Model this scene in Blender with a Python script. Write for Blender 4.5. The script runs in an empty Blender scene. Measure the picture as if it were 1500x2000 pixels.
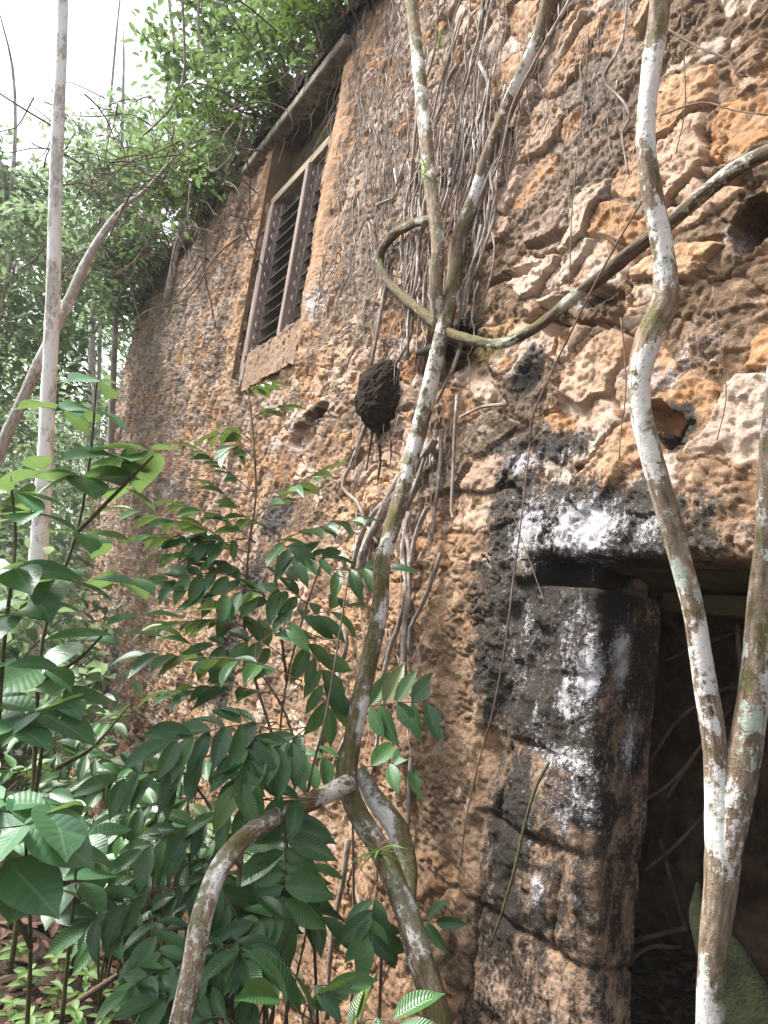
import bpy, math, random
import numpy as np
from mathutils import Vector, Matrix

S = bpy.context.scene
COL = S.collection
random.seed(7)
RNG = np.random.default_rng(11)

# ------------------------------------------------------------------ camera
PITCH, ROLL, FPX = math.radians(6), math.radians(5), 1500.0
CAM = np.array([0, 0, 1.6])
_R0 = np.array([1.0, 0, 0]); FWD = np.array([0, math.cos(PITCH), math.sin(PITCH)])
_U0 = np.array([0, -math.sin(PITCH), math.cos(PITCH)])
RGT = math.cos(ROLL) * _R0 + math.sin(ROLL) * _U0
UPV = -math.sin(ROLL) * _R0 + math.cos(ROLL) * _U0
cd = bpy.data.cameras.new('camera'); cam = bpy.data.objects.new('camera', cd); COL.objects.link(cam)
cd.sensor_fit = 'VERTICAL'; cd.sensor_height = 24; cd.lens = 24 * FPX / 2000
cd.clip_start = 0.05; cd.clip_end = 500
M = Matrix.Identity(4)
for i in range(3):
    M[i][0] = RGT[i]; M[i][1] = UPV[i]; M[i][2] = -FWD[i]; M[i][3] = CAM[i]
cam.matrix_world = M
S.camera = cam

# ------------------------------------------------------------------ light
SUN_DIR = Vector((-0.60, 0.16, 0.80)).normalized()
world = bpy.data.worlds.new('World'); S.world = world; world.use_nodes = True
wn = world.node_tree; wn.nodes.clear()
sky = wn.nodes.new('ShaderNodeTexSky'); sky.sky_type = 'NISHITA'; sky.sun_disc = False
sky.sun_elevation = math.asin(SUN_DIR.z); sky.sun_rotation = math.atan2(SUN_DIR.x, SUN_DIR.y)
sky.dust_density = 4.0; sky.air_density = 1.5
hsv = wn.nodes.new('ShaderNodeHueSaturation'); hsv.inputs['Saturation'].default_value = 0.35
bg = wn.nodes.new('ShaderNodeBackground'); bg.inputs['Strength'].default_value = 0.11
wo = wn.nodes.new('ShaderNodeOutputWorld')
wn.links.new(sky.outputs[0], hsv.inputs['Color']); wn.links.new(hsv.outputs[0], bg.inputs[0]); wn.links.new(bg.outputs[0], wo.inputs[0])
sl = bpy.data.lights.new('sun', 'SUN'); sl.energy = 3.0; sl.angle = math.radians(12); sl.color = (1, .97, .92)
so = bpy.data.objects.new('sun', sl); COL.objects.link(so)
so.rotation_euler = SUN_DIR.to_track_quat('Z', 'Y').to_euler()
S.view_settings.view_transform = 'Standard'; S.view_settings.look = 'None'
S.view_settings.gamma = 1; S.view_settings.exposure = 1.7
S.render.engine = 'CYCLES'
S.cycles.max_bounces = 6; S.cycles.diffuse_bounces = 3; S.cycles.glossy_bounces = 2
S.cycles.transmission_bounces = 3; S.cycles.transparent_max_bounces = 4

# ------------------------------------------------------------------ the wall's own frame: s along it, h up it, o out of it
def ray(x, y): return RGT * ((x - 750) / FPX) - UPV * ((y - 1000) / FPX) + FWD
D1 = ray(-100, 1083); D1[2] = 0; D1 /= np.linalg.norm(D1)
_dx, _dy, _dz = D1 @ RGT, -(D1 @ UPV), D1 @ FWD
D2 = RGT * .15 + UPV + FWD * ((_dy - _dx * .15) / _dz); D2 /= np.linalg.norm(D2)
NV = np.cross(D1, D2)
if NV @ FWD > 0: NV = -NV
KW = (ray(1150, 1600) * 2.65) @ NV
_foot = CAM + NV * KW
OW = _foot - D2 * (_foot[2] / D2[2])
def wallp(s, h, o=0.0):
    s = np.asarray(s, float); h = np.asarray(h, float); o = np.asarray(o, float)
    return OW + s[..., None] * D1 + h[..., None] * D2 + o[..., None] * NV
def wall_sh(x, y):
    q = ray(x, y); v = CAM + q * (KW / (q @ NV)) - OW
    return v @ D1, v @ D2
def at(x, y, d):                       # d > 0: distance in metres; d <= 0: -d metres off the wall's face
    q = ray(x, y)
    if d > 0: return CAM + q * d
    return CAM + q * ((KW - d) / (q @ NV))
def px2m(x, y, d):                     # metres per photo pixel there
    return float((at(x, y, d) - CAM) @ FWD) / FPX

# ------------------------------------------------------------------ scene bookkeeping
def tag(o, label, cat, group=None):
    o['label'] = label; o['category'] = cat
    if group: o['group'] = group
    return o
def thing(name, label, cat, loc=(0, 0, 0), group=None):
    o = bpy.data.objects.new(name, None); COL.objects.link(o); o.location = loc
    o.empty_display_size = .1
    return tag(o, label, cat, group)
def mesh_obj(name, V, F, mat, parent=None, attrs=None, smooth=True, uv=None):
    """V (n,3); F list of (m,k) int arrays; attrs {name: (n,) or (n,3)}"""
    V = np.asarray(V, np.float64)
    me = bpy.data.meshes.new(name)
    if parent is not None: V = V - np.array(parent.location)
    F = [np.asarray(f, np.int64) for f in (F if isinstance(F, list) else [F]) if len(f)]
    nl = sum(f.size for f in F); nf = sum(len(f) for f in F)
    me.vertices.add(len(V)); me.vertices.foreach_set('co', V.astype(np.float32).ravel())
    me.loops.add(nl); me.loops.foreach_set('vertex_index', np.concatenate([f.ravel() for f in F]).astype(np.int32))
    tot = np.concatenate([np.full(len(f), f.shape[1]) for f in F])
    me.polygons.add(nf); me.polygons.foreach_set('loop_start', (np.cumsum(tot) - tot).astype(np.int32))
    me.polygons.foreach_set('loop_total', tot.astype(np.int32))
    me.update(calc_edges=True)
    me.polygons.foreach_set('use_smooth', np.full(nf, smooth))
    for k, a in (attrs or {}).items():
        a = np.asarray(a, np.float32)
        if a.ndim == 1:
            me.attributes.new(k, 'FLOAT', 'POINT').data.foreach_set('value', a)
        else:
            me.attributes.new(k, 'FLOAT_VECTOR', 'POINT').data.foreach_set('vector', a.ravel())
    me.materials.append(mat)
    o = bpy.data.objects.new(name, me); COL.objects.link(o)
    if parent is not None: o.parent = parent
    return o
def grid_faces(nr, nc, keep=None):
    i = np.arange(nr * nc).reshape(nr, nc)
    f = np.stack([i[:-1, :-1], i[:-1, 1:], i[1:, 1:], i[1:, :-1]], -1)
    return f[keep] if keep is not None else f.reshape(-1, 4)

# ------------------------------------------------------------------ noise
def _h(ix, iy, seed):
    with np.errstate(over='ignore'):
        a = (ix.astype(np.int64) * 374761393 + iy.astype(np.int64) * 668265263 + seed * 1442695041) & 0xFFFFFFFF
        a = ((a ^ (a >> 13)) * 1274126177) & 0xFFFFFFFF
        a = ((a ^ (a >> 16)) * 2246822519) & 0xFFFFFFFF
        a = a ^ (a >> 15)
    return (a & 0xFFFFFF).astype(np.float32) / np.float32(0xFFFFFF)
def vnoise(x, y, seed=0):
    ix = np.floor(x); iy = np.floor(y); fx = (x - ix).astype(np.float32); fy = (y - iy).astype(np.float32)
    ix = ix.astype(np.int64); iy = iy.astype(np.int64)
    fx = fx * fx * fx * (fx * (fx * 6 - 15) + 10); fy = fy * fy * fy * (fy * (fy * 6 - 15) + 10)
    a = _h(ix, iy, seed); b = _h(ix + 1, iy, seed); c = _h(ix, iy + 1, seed); d = _h(ix + 1, iy + 1, seed)
    return (a + (b - a) * fx) * (1 - fy) + (c + (d - c) * fx) * fy
def fbm(x, y, seed=0, octv=4, gain=.5):
    t = 0; a = 1.0; n = 0
    for k in range(octv):
        t = t + a * (vnoise(x, y, seed + k * 17) - .5); n += a; a *= gain
        x = x * 2.03 + 13.7; y = y * 2.03 - 7.1
    return t / n * 2
def worley(x, y, seed=0, jit=.9):
    ix = np.floor(x).astype(np.int64); iy = np.floor(y).astype(np.int64)
    F1 = np.full(x.shape, 9., np.float32); F2 = F1.copy(); cid = np.zeros(x.shape, np.int64)
    DX = np.zeros_like(F1); DY = np.zeros_like(F1)
    for a in (-1, 0, 1):
        for b in (-1, 0, 1):
            cx = ix + a; cy = iy + b
            dx = (x - (cx + .5 + jit * (_h(cx, cy, seed) - .5))).astype(np.float32)
            dy = (y - (cy + .5 + jit * (_h(cx, cy, seed + 91) - .5))).astype(np.float32)
            d = np.sqrt(dx * dx + dy * dy)
            c = d < F1
            F2 = np.where(c, F1, np.minimum(F2, d)); F1 = np.where(c, d, F1)
            DX = np.where(c, dx, DX); DY = np.where(c, dy, DY)
            cid = np.where(c, cx * 7919 + cy * 104729, cid)
    z = np.zeros_like(cid)
    return F1, F2, DX, DY, [_h(cid, z + k, seed + 5) for k in range(4)]
def sst(a, b, x):
    t = np.clip((x - a) / (b - a), 0, 1); return t * t * (3 - 2 * t)

# ------------------------------------------------------------------ materials
class NT:
    def __init__(s, name):
        s.m = bpy.data.materials.new(name); s.m.use_nodes = True; s.t = s.m.node_tree; s.t.nodes.clear()
        s.out = s.n('ShaderNodeOutputMaterial')
    def n(s, typ, **kw):
        nd = s.t.nodes.new(typ)
        for k, v in kw.items(): setattr(nd, k, v)
        return nd
    def put(s, sock, v):
        if isinstance(v, bpy.types.NodeSocket): s.t.links.new(v, sock)
        elif v is not None:
            if sock.type == 'RGBA' and len(v) == 3: v = (*v, 1)
            sock.default_value = v
    def attr(s, name, f=True):
        a = s.n('ShaderNodeAttribute'); a.attribute_name = name
        return a.outputs['Fac'] if f else a.outputs['Vector']
    def noise(s, vec, scale, detail=4, rough=.55, dist=0):
        a = s.n('ShaderNodeTexNoise'); s.put(a.inputs['Vector'], vec)
        a.inputs['Scale'].default_value = scale; a.inputs['Detail'].default_value = detail
        a.inputs['Roughness'].default_value = rough; a.inputs['Distortion'].default_value = dist
        return a.outputs['Fac']
    def vor(s, vec, scale, out='Distance', feat='F1'):
        a = s.n('ShaderNodeTexVoronoi'); a.feature = feat; s.put(a.inputs['Vector'], vec); a.inputs['Scale'].default_value = scale
        return a.outputs[out]
    def math(s, op, a, b=None, c=None, clamp=False):
        m = s.n('ShaderNodeMath', operation=op, use_clamp=clamp)
        s.put(m.inputs[0], a); s.put(m.inputs[1], b)
        if c is not None: s.put(m.inputs[2], c)
        return m.outputs[0]
    def mix(s, f, a, b):
        m = s.n('ShaderNodeMix', data_type='RGBA'); s.put(m.inputs[0], f); s.put(m.inputs[6], a); s.put(m.inputs[7], b)
        return m.outputs[2]
    def step(s, v, lo, hi, a=0.0, b=1.0):
        m = s.n('ShaderNodeMapRange', interpolation_type='SMOOTHSTEP'); s.put(m.inputs['Value'], v)
        m.inputs['From Min'].default_value = lo; m.inputs['From Max'].default_value = hi
        m.inputs['To Min'].default_value = a; m.inputs['To Max'].default_value = b
        return m.outputs[0]
    def ramp(s, v, stops, interp='LINEAR'):
        r = s.n('ShaderNodeValToRGB'); s.put(r.inputs[0], v); e = r.color_ramp.elements; r.color_ramp.interpolation = interp
        while len(e) < len(stops): e.new(.5)
        for q, (p, c) in zip(e, stops): q.position = p; q.color = (*c, 1)
        return r.outputs[0]
    def scale(s, vec, k):
        m = s.n('ShaderNodeMapping'); s.put(m.inputs['Vector'], vec); m.inputs['Scale'].default_value = k
        return m.outputs[0]
    def bump(s, hgt, strength=.5, dist=.01, normal=None):
        b = s.n('ShaderNodeBump'); b.inputs['Strength'].default_value = strength; b.inputs['Distance'].default_value = dist
        s.put(b.inputs['Height'], hgt); s.put(b.inputs['Normal'], normal)
        return b.outputs[0]
    def bsdf(s, col, rough=.85, normal=None, spec=.3, transl=0, tcol=None):
        p = s.n('ShaderNodeBsdfPrincipled'); s.put(p.inputs['Base Color'], col); s.put(p.inputs['Roughness'], rough)
        s.put(p.inputs['Specular IOR Level'], spec); s.put(p.inputs['Normal'], normal)
        o = p.outputs[0]
        if transl:
            t = s.n('ShaderNodeBsdfTranslucent'); s.put(t.inputs[0], tcol if tcol is not None else col); s.put(t.inputs['Normal'], normal)
            mx = s.n('ShaderNodeMixShader'); mx.inputs[0].default_value = transl
            s.t.links.new(o, mx.inputs[1]); s.t.links.new(t.outputs[0], mx.inputs[2]); o = mx.outputs[0]
        s.t.links.new(o, s.out.inputs[0])
        return s.m

def mat_masonry():
    t = NT('masonry'); w = t.attr('wc', False)
    stone, tint, tint2 = t.attr('stone'), t.attr('tint'), t.attr('tint2')
    black, white, moss, plas, grey = t.attr('black'), t.attr('white'), t.attr('moss'), t.attr('plaster'), t.attr('grey')
    n1 = t.noise(w, 3.1, 5, .6); n2 = t.noise(w, 14, 6, .65); n3 = t.noise(w, 70, 5, .7); n4 = t.noise(w, 260, 3, .7)
    nb = t.noise(t.scale(w, (1, .35, 1)), 22, 5, .7)            # vertical dribbles
    sc = t.ramp(tint, [(0, (.36, .175, .075)), (.22, (.50, .265, .125)), (.42, (.56, .34, .20)), (.6, (.60, .42, .31)), (.78, (.64, .52, .44)), (.88, (.44, .30, .22)), (1, (.13, .095, .065))])
    sc = t.mix(t.step(n2, .48, .70, 0, .6), sc, t.mix(tint2, (.24, .135, .065), (.60, .48, .39)))
    sc = t.mix(t.step(n3, .55, .72, 0, .5), sc, (.15, .085, .04))
    mc = t.ramp(n1, [(.3, (.095, .060, .037)), (.5, (.20, .127, .078)), (.68, (.35, .235, .155))])
    mc = t.mix(t.step(n2, .5, .7, 0, .75), mc, (.47, .32, .21))
    mc = t.mix(t.step(n3, .52, .7, 0, .55), mc, (.055, .036, .02))
    mc = t.mix(t.math('MULTIPLY', grey, t.step(n2, .3, .6)), mc, (.22, .185, .145))
    pc = t.ramp(n2, [(.3, (.30, .165, .088)), (.5, (.46, .28, .16)), (.7, (.60, .41, .28))])
    pc = t.mix(t.step(n3, .5, .75, 0, .5), pc, (.20, .12, .06))
    c = t.mix(stone, mc, sc)
    c = t.mix(t.math('MULTIPLY', grey, t.step(n2, .40, .62, .15, .6)), c, t.mix(n3, (.15, .12, .105), (.38, .325, .295)))
    c = t.mix(plas, c, pc)
    nL = t.noise(t.scale(w, (1, .6, 1)), 1.1, 5, .62); nM = t.noise(w, 2.3, 4, .6)
    c = t.mix(t.math('MULTIPLY', t.step(nL, .50, .66, 0, .42), t.math('MULTIPLY_ADD', stone, -.75, 1.0)), c, t.mix(n3, (.075, .048, .028), (.19, .125, .075)))
    c = t.mix(t.math('MULTIPLY', t.step(nM, .50, .64, 0, .22), t.step(t.math('ADD', black, grey), .5, .2)), c, t.mix(n2, (.30, .15, .06), (.46, .27, .15)))
    # pale flecks everywhere, in clusters
    fl = t.math('MULTIPLY', t.step(n3, .56, .66), t.step(n1, .42, .58))
    c = t.mix(t.math('MULTIPLY', fl, .6), c, (.58, .49, .43))
    cr = t.math('MULTIPLY', t.step(n4, .58, .66), t.step(n2, .46, .58))
    c = t.mix(t.math('MULTIPLY', cr, .65), c, (.07, .045, .028))
    # moss
    mf = t.step(t.math('ADD', t.math('MULTIPLY', moss, .9), t.math('MULTIPLY_ADD', n2, 1.2, -.75)), .25, .60)
    c = t.mix(t.math('MULTIPLY', mf, .8), c, t.ramp(n3, [(.3, (.05, .045, .010)), (.7, (.17, .14, .035))]))
    # black algae stain, plus shade painted in the sockets, lintel gap and reveal
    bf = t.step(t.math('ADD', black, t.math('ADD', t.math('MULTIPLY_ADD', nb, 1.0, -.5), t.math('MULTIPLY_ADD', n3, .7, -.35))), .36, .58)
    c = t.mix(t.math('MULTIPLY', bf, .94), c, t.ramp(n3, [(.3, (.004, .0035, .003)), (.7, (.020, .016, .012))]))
    # white crust
    wf = t.step(t.math('ADD', white, t.math('ADD', t.math('MULTIPLY_ADD', nb, 1.6, -.8), t.math('ADD', t.math('MULTIPLY_ADD', n3, 1.7, -.85), t.math('MULTIPLY_ADD', n4, 1.4, -.7)))), .44, .82)
    c = t.mix(t.math('MULTIPLY', wf, .92), c, t.mix(t.step(n2, .4, .62), (.40, .38, .40), (.70, .68, .71)))
    hgt = t.math('ADD', t.math('MULTIPLY', n2, .9), t.math('ADD', t.math('MULTIPLY', n3, .8), t.math('MULTIPLY', n4, .30)))
    nm = t.bump(hgt, 1.0, .017)
    rough = t.math('MULTIPLY_ADD', bf, -.30, .9)
    return t.bsdf(c, rough, nm, t.math('MULTIPLY_ADD', bf, .08, .2))

def mat_bark(name, base, dark, pale, patch, moss_amt=.5, patch_lo=.58, lich=(.42, .50, .42), ridg=1.0):
    t = NT(name); w = t.attr('tc', False)
    st = t.scale(w, (1, 1, .22))
    a = t.noise(st, 55, 5, .7); b = t.noise(w, 9, 4, .6); d = t.noise(w, 38, 5, .65); e = t.noise(t.scale(w, (1, 1, .55)), 6.0, 3, .5); f = t.noise(w, 150, 3, .7)
    c = t.ramp(a, [(.32, dark), (.5, base), (.68, pale)])
    c = t.mix(t.math('MULTIPLY', t.step(t.math('ADD', t.math('MULTIPLY_ADD', d, .45, t.math('MULTIPLY', e, 1.2)), t.math('ADD', t.math('MULTIPLY', f, .2), t.math('MULTIPLY', a, .25))), patch_lo + .58, patch_lo + .645), .92), c, patch)
    e2 = t.noise(t.scale(w, (1, 1, .7)), 11.7, 3, .5)
    c = t.mix(t.math('MULTIPLY', t.step(t.math('ADD', t.math('MULTIPLY_ADD', d, .45, e2), t.math('MULTIPLY', f, .25)), .985, 1.03), .8), c, lich)
    g = t.n('ShaderNodeNewGeometry'); sx = t.n('ShaderNodeSeparateXYZ'); t.put(sx.inputs[0], g.outputs['Normal'])
    mm = t.math('ADD', t.math('MULTIPLY', sx.outputs[2], .35), t.math('MULTIPLY_ADD', b, 1.6, -.8))
    mm = t.math('ADD', mm, t.math('MULTIPLY_ADD', d, .8, -.4))
    mf = t.step(mm, .36 - .5 * moss_amt, .58 - .5 * moss_amt)
    c = t.mix(t.math('MULTIPLY', mf, .85), c, t.ramp(f, [(.3, (.05, .05, .014)), (.7, (.155, .14, .045))]))
    h = t.math('ADD', t.math('MULTIPLY', a, 1.2 * ridg), t.math('ADD', t.math('MULTIPLY', d, .7), t.math('MULTIPLY', f, .35)))
    return t.bsdf(c, .85, t.bump(h, .9, .010), .25)

def mat_leaf(name, c0, c1, under, transl=.25, rough=.32, rib=1.0, vein=(.22, .36, .14), ribn=9.0, tcol=None, spec=.5, kind_y=True):
    """leaves carry lu (-1..1 across), lv (0..1 along), rnd (per leaf)"""
    t = NT(name); u, v, r = t.attr('lu'), t.attr('lv'), t.attr('rnd')
    w = t.n('ShaderNodeTexCoord').outputs['Object']
    c = t.mix(r, c0, c1)
    c = t.mix(t.step(t.noise(w, 30, 3), .4, .75, 0, .35), c, tuple(x * .6 for x in c0))
    c = t.mix(t.math('MULTIPLY', t.step(t.noise(w, 55, 3), .66, .72), t.step(r, .55, .75)), c, (.20, .17, .05))
    c = t.mix(t.step(r, .965, .975, 0, .55), c, (.20, .20, .045)) if kind_y else c
    au = t.math('ABSOLUTE', u)
    ph = t.math('MULTIPLY', t.math('MULTIPLY_ADD', au, -.16, v), ribn * 2 * math.pi)
    sn = t.math('SINE', ph)
    line = t.math('MULTIPLY', t.step(sn, .90, 1.0), t.math('MULTIPLY', t.step(au, .95, .5), t.step(t.noise(w, 40, 2), .4, .6)))
    mid = t.step(au, .09, .02)
    vm = t.math('MAXIMUM', t.math('MULTIPLY', line, .35), t.math('MULTIPLY', mid, .7))
    c = t.mix(vm, c, vein)
    g = t.n('ShaderNodeNewGeometry')
    c = t.mix(g.outputs['Backfacing'], c, t.mix(.6, c, under))
    hh = t.math('ADD', t.math('MULTIPLY', t.math('SUBTRACT', 1.0, t.math('ABSOLUTE', sn)), -.6), t.math('MULTIPLY', t.noise(w, 90, 2), .3))
    return t.bsdf(c, rough, t.bump(hh, .55 * rib, .004), spec, transl, tcol if tcol is not None else t.mix(.5, c, (.30, .42, .06)))

def mat_simple(name, c0, c1, sc=20, rough=.9, stretch=(1, 1, 1), bump=.6, dist=.01, attr='', extra=None):
    t = NT(name)
    w = t.attr(attr, False) if attr else t.n('ShaderNodeTexCoord').outputs['Object']
    n = t.noise(t.scale(w, stretch), sc, 6, .68)
    n2 = t.noise(w, sc * 4.3, 4, .6)
    c = t.mix(t.step(n, .32, .68), c0, c1)
    c = t.mix(t.step(n2, .55, .75, 0, .5), c, tuple(x * .45 for x in c0))
    if extra: c = t.mix(t.step(t.noise(w, sc * .31, 4, .6), extra[1], extra[1] + .12), c, extra[0])
    return t.bsdf(c, rough, t.bump(t.math('ADD', n, t.math('MULTIPLY', n2, .5)), bump, dist), .25)

M_MAS = mat_masonry()
M_BARK = mat_bark('mottled_bark', (.22, .165, .115), (.08, .056, .035), (.38, .31, .25), (.72, .70, .68), .60, .478, (.45, .54, .47))
M_BARK_MOSS = mat_bark('mossy_bark', (.175, .13, .082), (.065, .046, .028), (.32, .25, .19), (.72, .70, .68), .72, .475)
M_BARK_DARK = mat_bark('dark_mossy_bark', (.10, .072, .045), (.035, .025, .016), (.19, .14, .10), (.42, .42, .36), .66, .585)
M_BARK_PALE = mat_bark('pale_bark', (.55, .52, .49), (.26, .22, .20), (.80, .785, .775), (.85, .84, .83), .0, .44, (.62, .62, .58), .5)
M_BARK_GREY = mat_bark('grey_bark', (.36, .32, .29), (.15, .12, .10), (.50, .46, .43), (.62, .59, .57), .15, .52)
M_ROOT = mat_bark('root_bark', (.24, .195, .165), (.10, .075, .06), (.42, .37, .345), (.56, .53, .52), .05, .55, (.36, .36, .34), .6)
M_ROOTLET = mat_simple('rootlet', (.10, .075, .06), (.40, .35, .32), 7, .9, stretch=(1, 1, .3), attr='tc')
M_TWIG = mat_simple('twig', (.085, .058, .040), (.20, .15, .115), 40, stretch=(1, 1, .3), attr='tc')
M_STEM = mat_simple('green_stem', (.05, .055, .025), (.11, .10, .045), 30, .6, attr='tc')
M_BROAD = mat_leaf('broad_leaf', (.038, .125, .058), (.10, .245, .11), (.14, .26, .14), .32, .40, .45, (.17, .30, .15), 4.5, None, .9, False)
M_RIB = mat_leaf('ribbed_leaf', (.015, .062, .024), (.062, .165, .042), (.09, .17, .07), .18, .30, .75, (.07, .15, .06), 8.0, None, .5)
M_FERNY = mat_leaf('pinnate_leaf', (.026, .098, .036), (.072, .190, .052), (.09, .17, .07), .2, .36, .55, (.10, .20, .08), 7.0, None, .6)
M_SEED = mat_leaf('seedling_leaf', (.10, .20, .05), (.17, .29, .075), (.18, .28, .1), .35, .5, .6, (.25, .38, .12), 6)
M_FAR = mat_leaf('forest_leaf', (.030, .065, .038), (.095, .150, .085), (.14, .19, .12), .45, .42, .0, (.12, .18, .09), 5, (.27, .38, .19))
M_TOPSHADE = mat_leaf('shaded_creeper_leaf', (.014, .032, .015), (.045, .080, .028), (.06, .10, .04), .30, .4, .3, (.08, .13, .04), 6, (.14, .24, .04))  # wall-top leaf colour darkened, the shade under the growth put in
M_TOP = mat_leaf('wall_top_leaf', (.022, .050, .022), (.065, .120, .048), (.10, .16, .08), .40, .40, .3, (.12, .20, .07), 6, (.20, .31, .10))
M_LITTER = mat_simple('leaf_litter', (.040, .020, .013), (.16, .085, .05), 14, .8, bump=.3)
M_SOIL = mat_simple('soil', (.018, .012, .008), (.055, .034, .021), 9, .95, bump=1.0, dist=.03)
M_NEST = mat_simple('termite_nest', (.010, .0065, .0045), (.045, .029, .018), 42, .95, bump=1.0, dist=.02)
M_CONC = mat_simple('ledge_concrete', (.12, .10, .075), (.31, .275, .225), 11, .9, bump=.6, extra=((.09, .08, .05), .56))
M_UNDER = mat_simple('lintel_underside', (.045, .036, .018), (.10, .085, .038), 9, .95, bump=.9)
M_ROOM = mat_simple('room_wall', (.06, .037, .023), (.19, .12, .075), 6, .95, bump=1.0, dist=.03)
M_WOOD = mat_simple('weathered_wood', (.14, .10, .085), (.38, .30, .27), 26, .85, (1, 1, .06), .5, .006, 'tc')
M_WOODP = mat_simple('pale_head_board', (.15, .12, .08), (.33, .27, .185), 20, .85, (1, 1, .1), .4, .006, 'tc')
M_SLAT = mat_simple('dark_louvre', (.045, .042, .038), (.14, .13, .115), 16, .8, (1, 1, .1), .4, .005, 'tc')
M_SILL = mat_simple('sill_plaster', (.15, .115, .06), (.34, .265, .155), 7, .9, bump=.9, extra=((.15, .145, .08), .54))
M_BOARD = mat_simple('dark_board', (.022, .018, .009), (.058, .046, .022), 12, .9, (1, 1, .15), .7, .008, 'tc')
M_STICK = mat_simple('dead_stick', (.10, .07, .05), (.22, .16, .12), 30, .9, (1, 1, .2), attr='tc')
M_AIR = mat_leaf('air_plant_leaf', (.14, .28, .05), (.26, .42, .11), (.3, .4, .15), .35, .45, 0, (.3, .45, .15), 4)
M_ORANGE = mat_leaf('orange_leaf', (.55, .16, .03), (.65, .22, .04), (.6, .25, .06), .4, .5, .3, (.6, .3, .1), 5)

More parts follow.
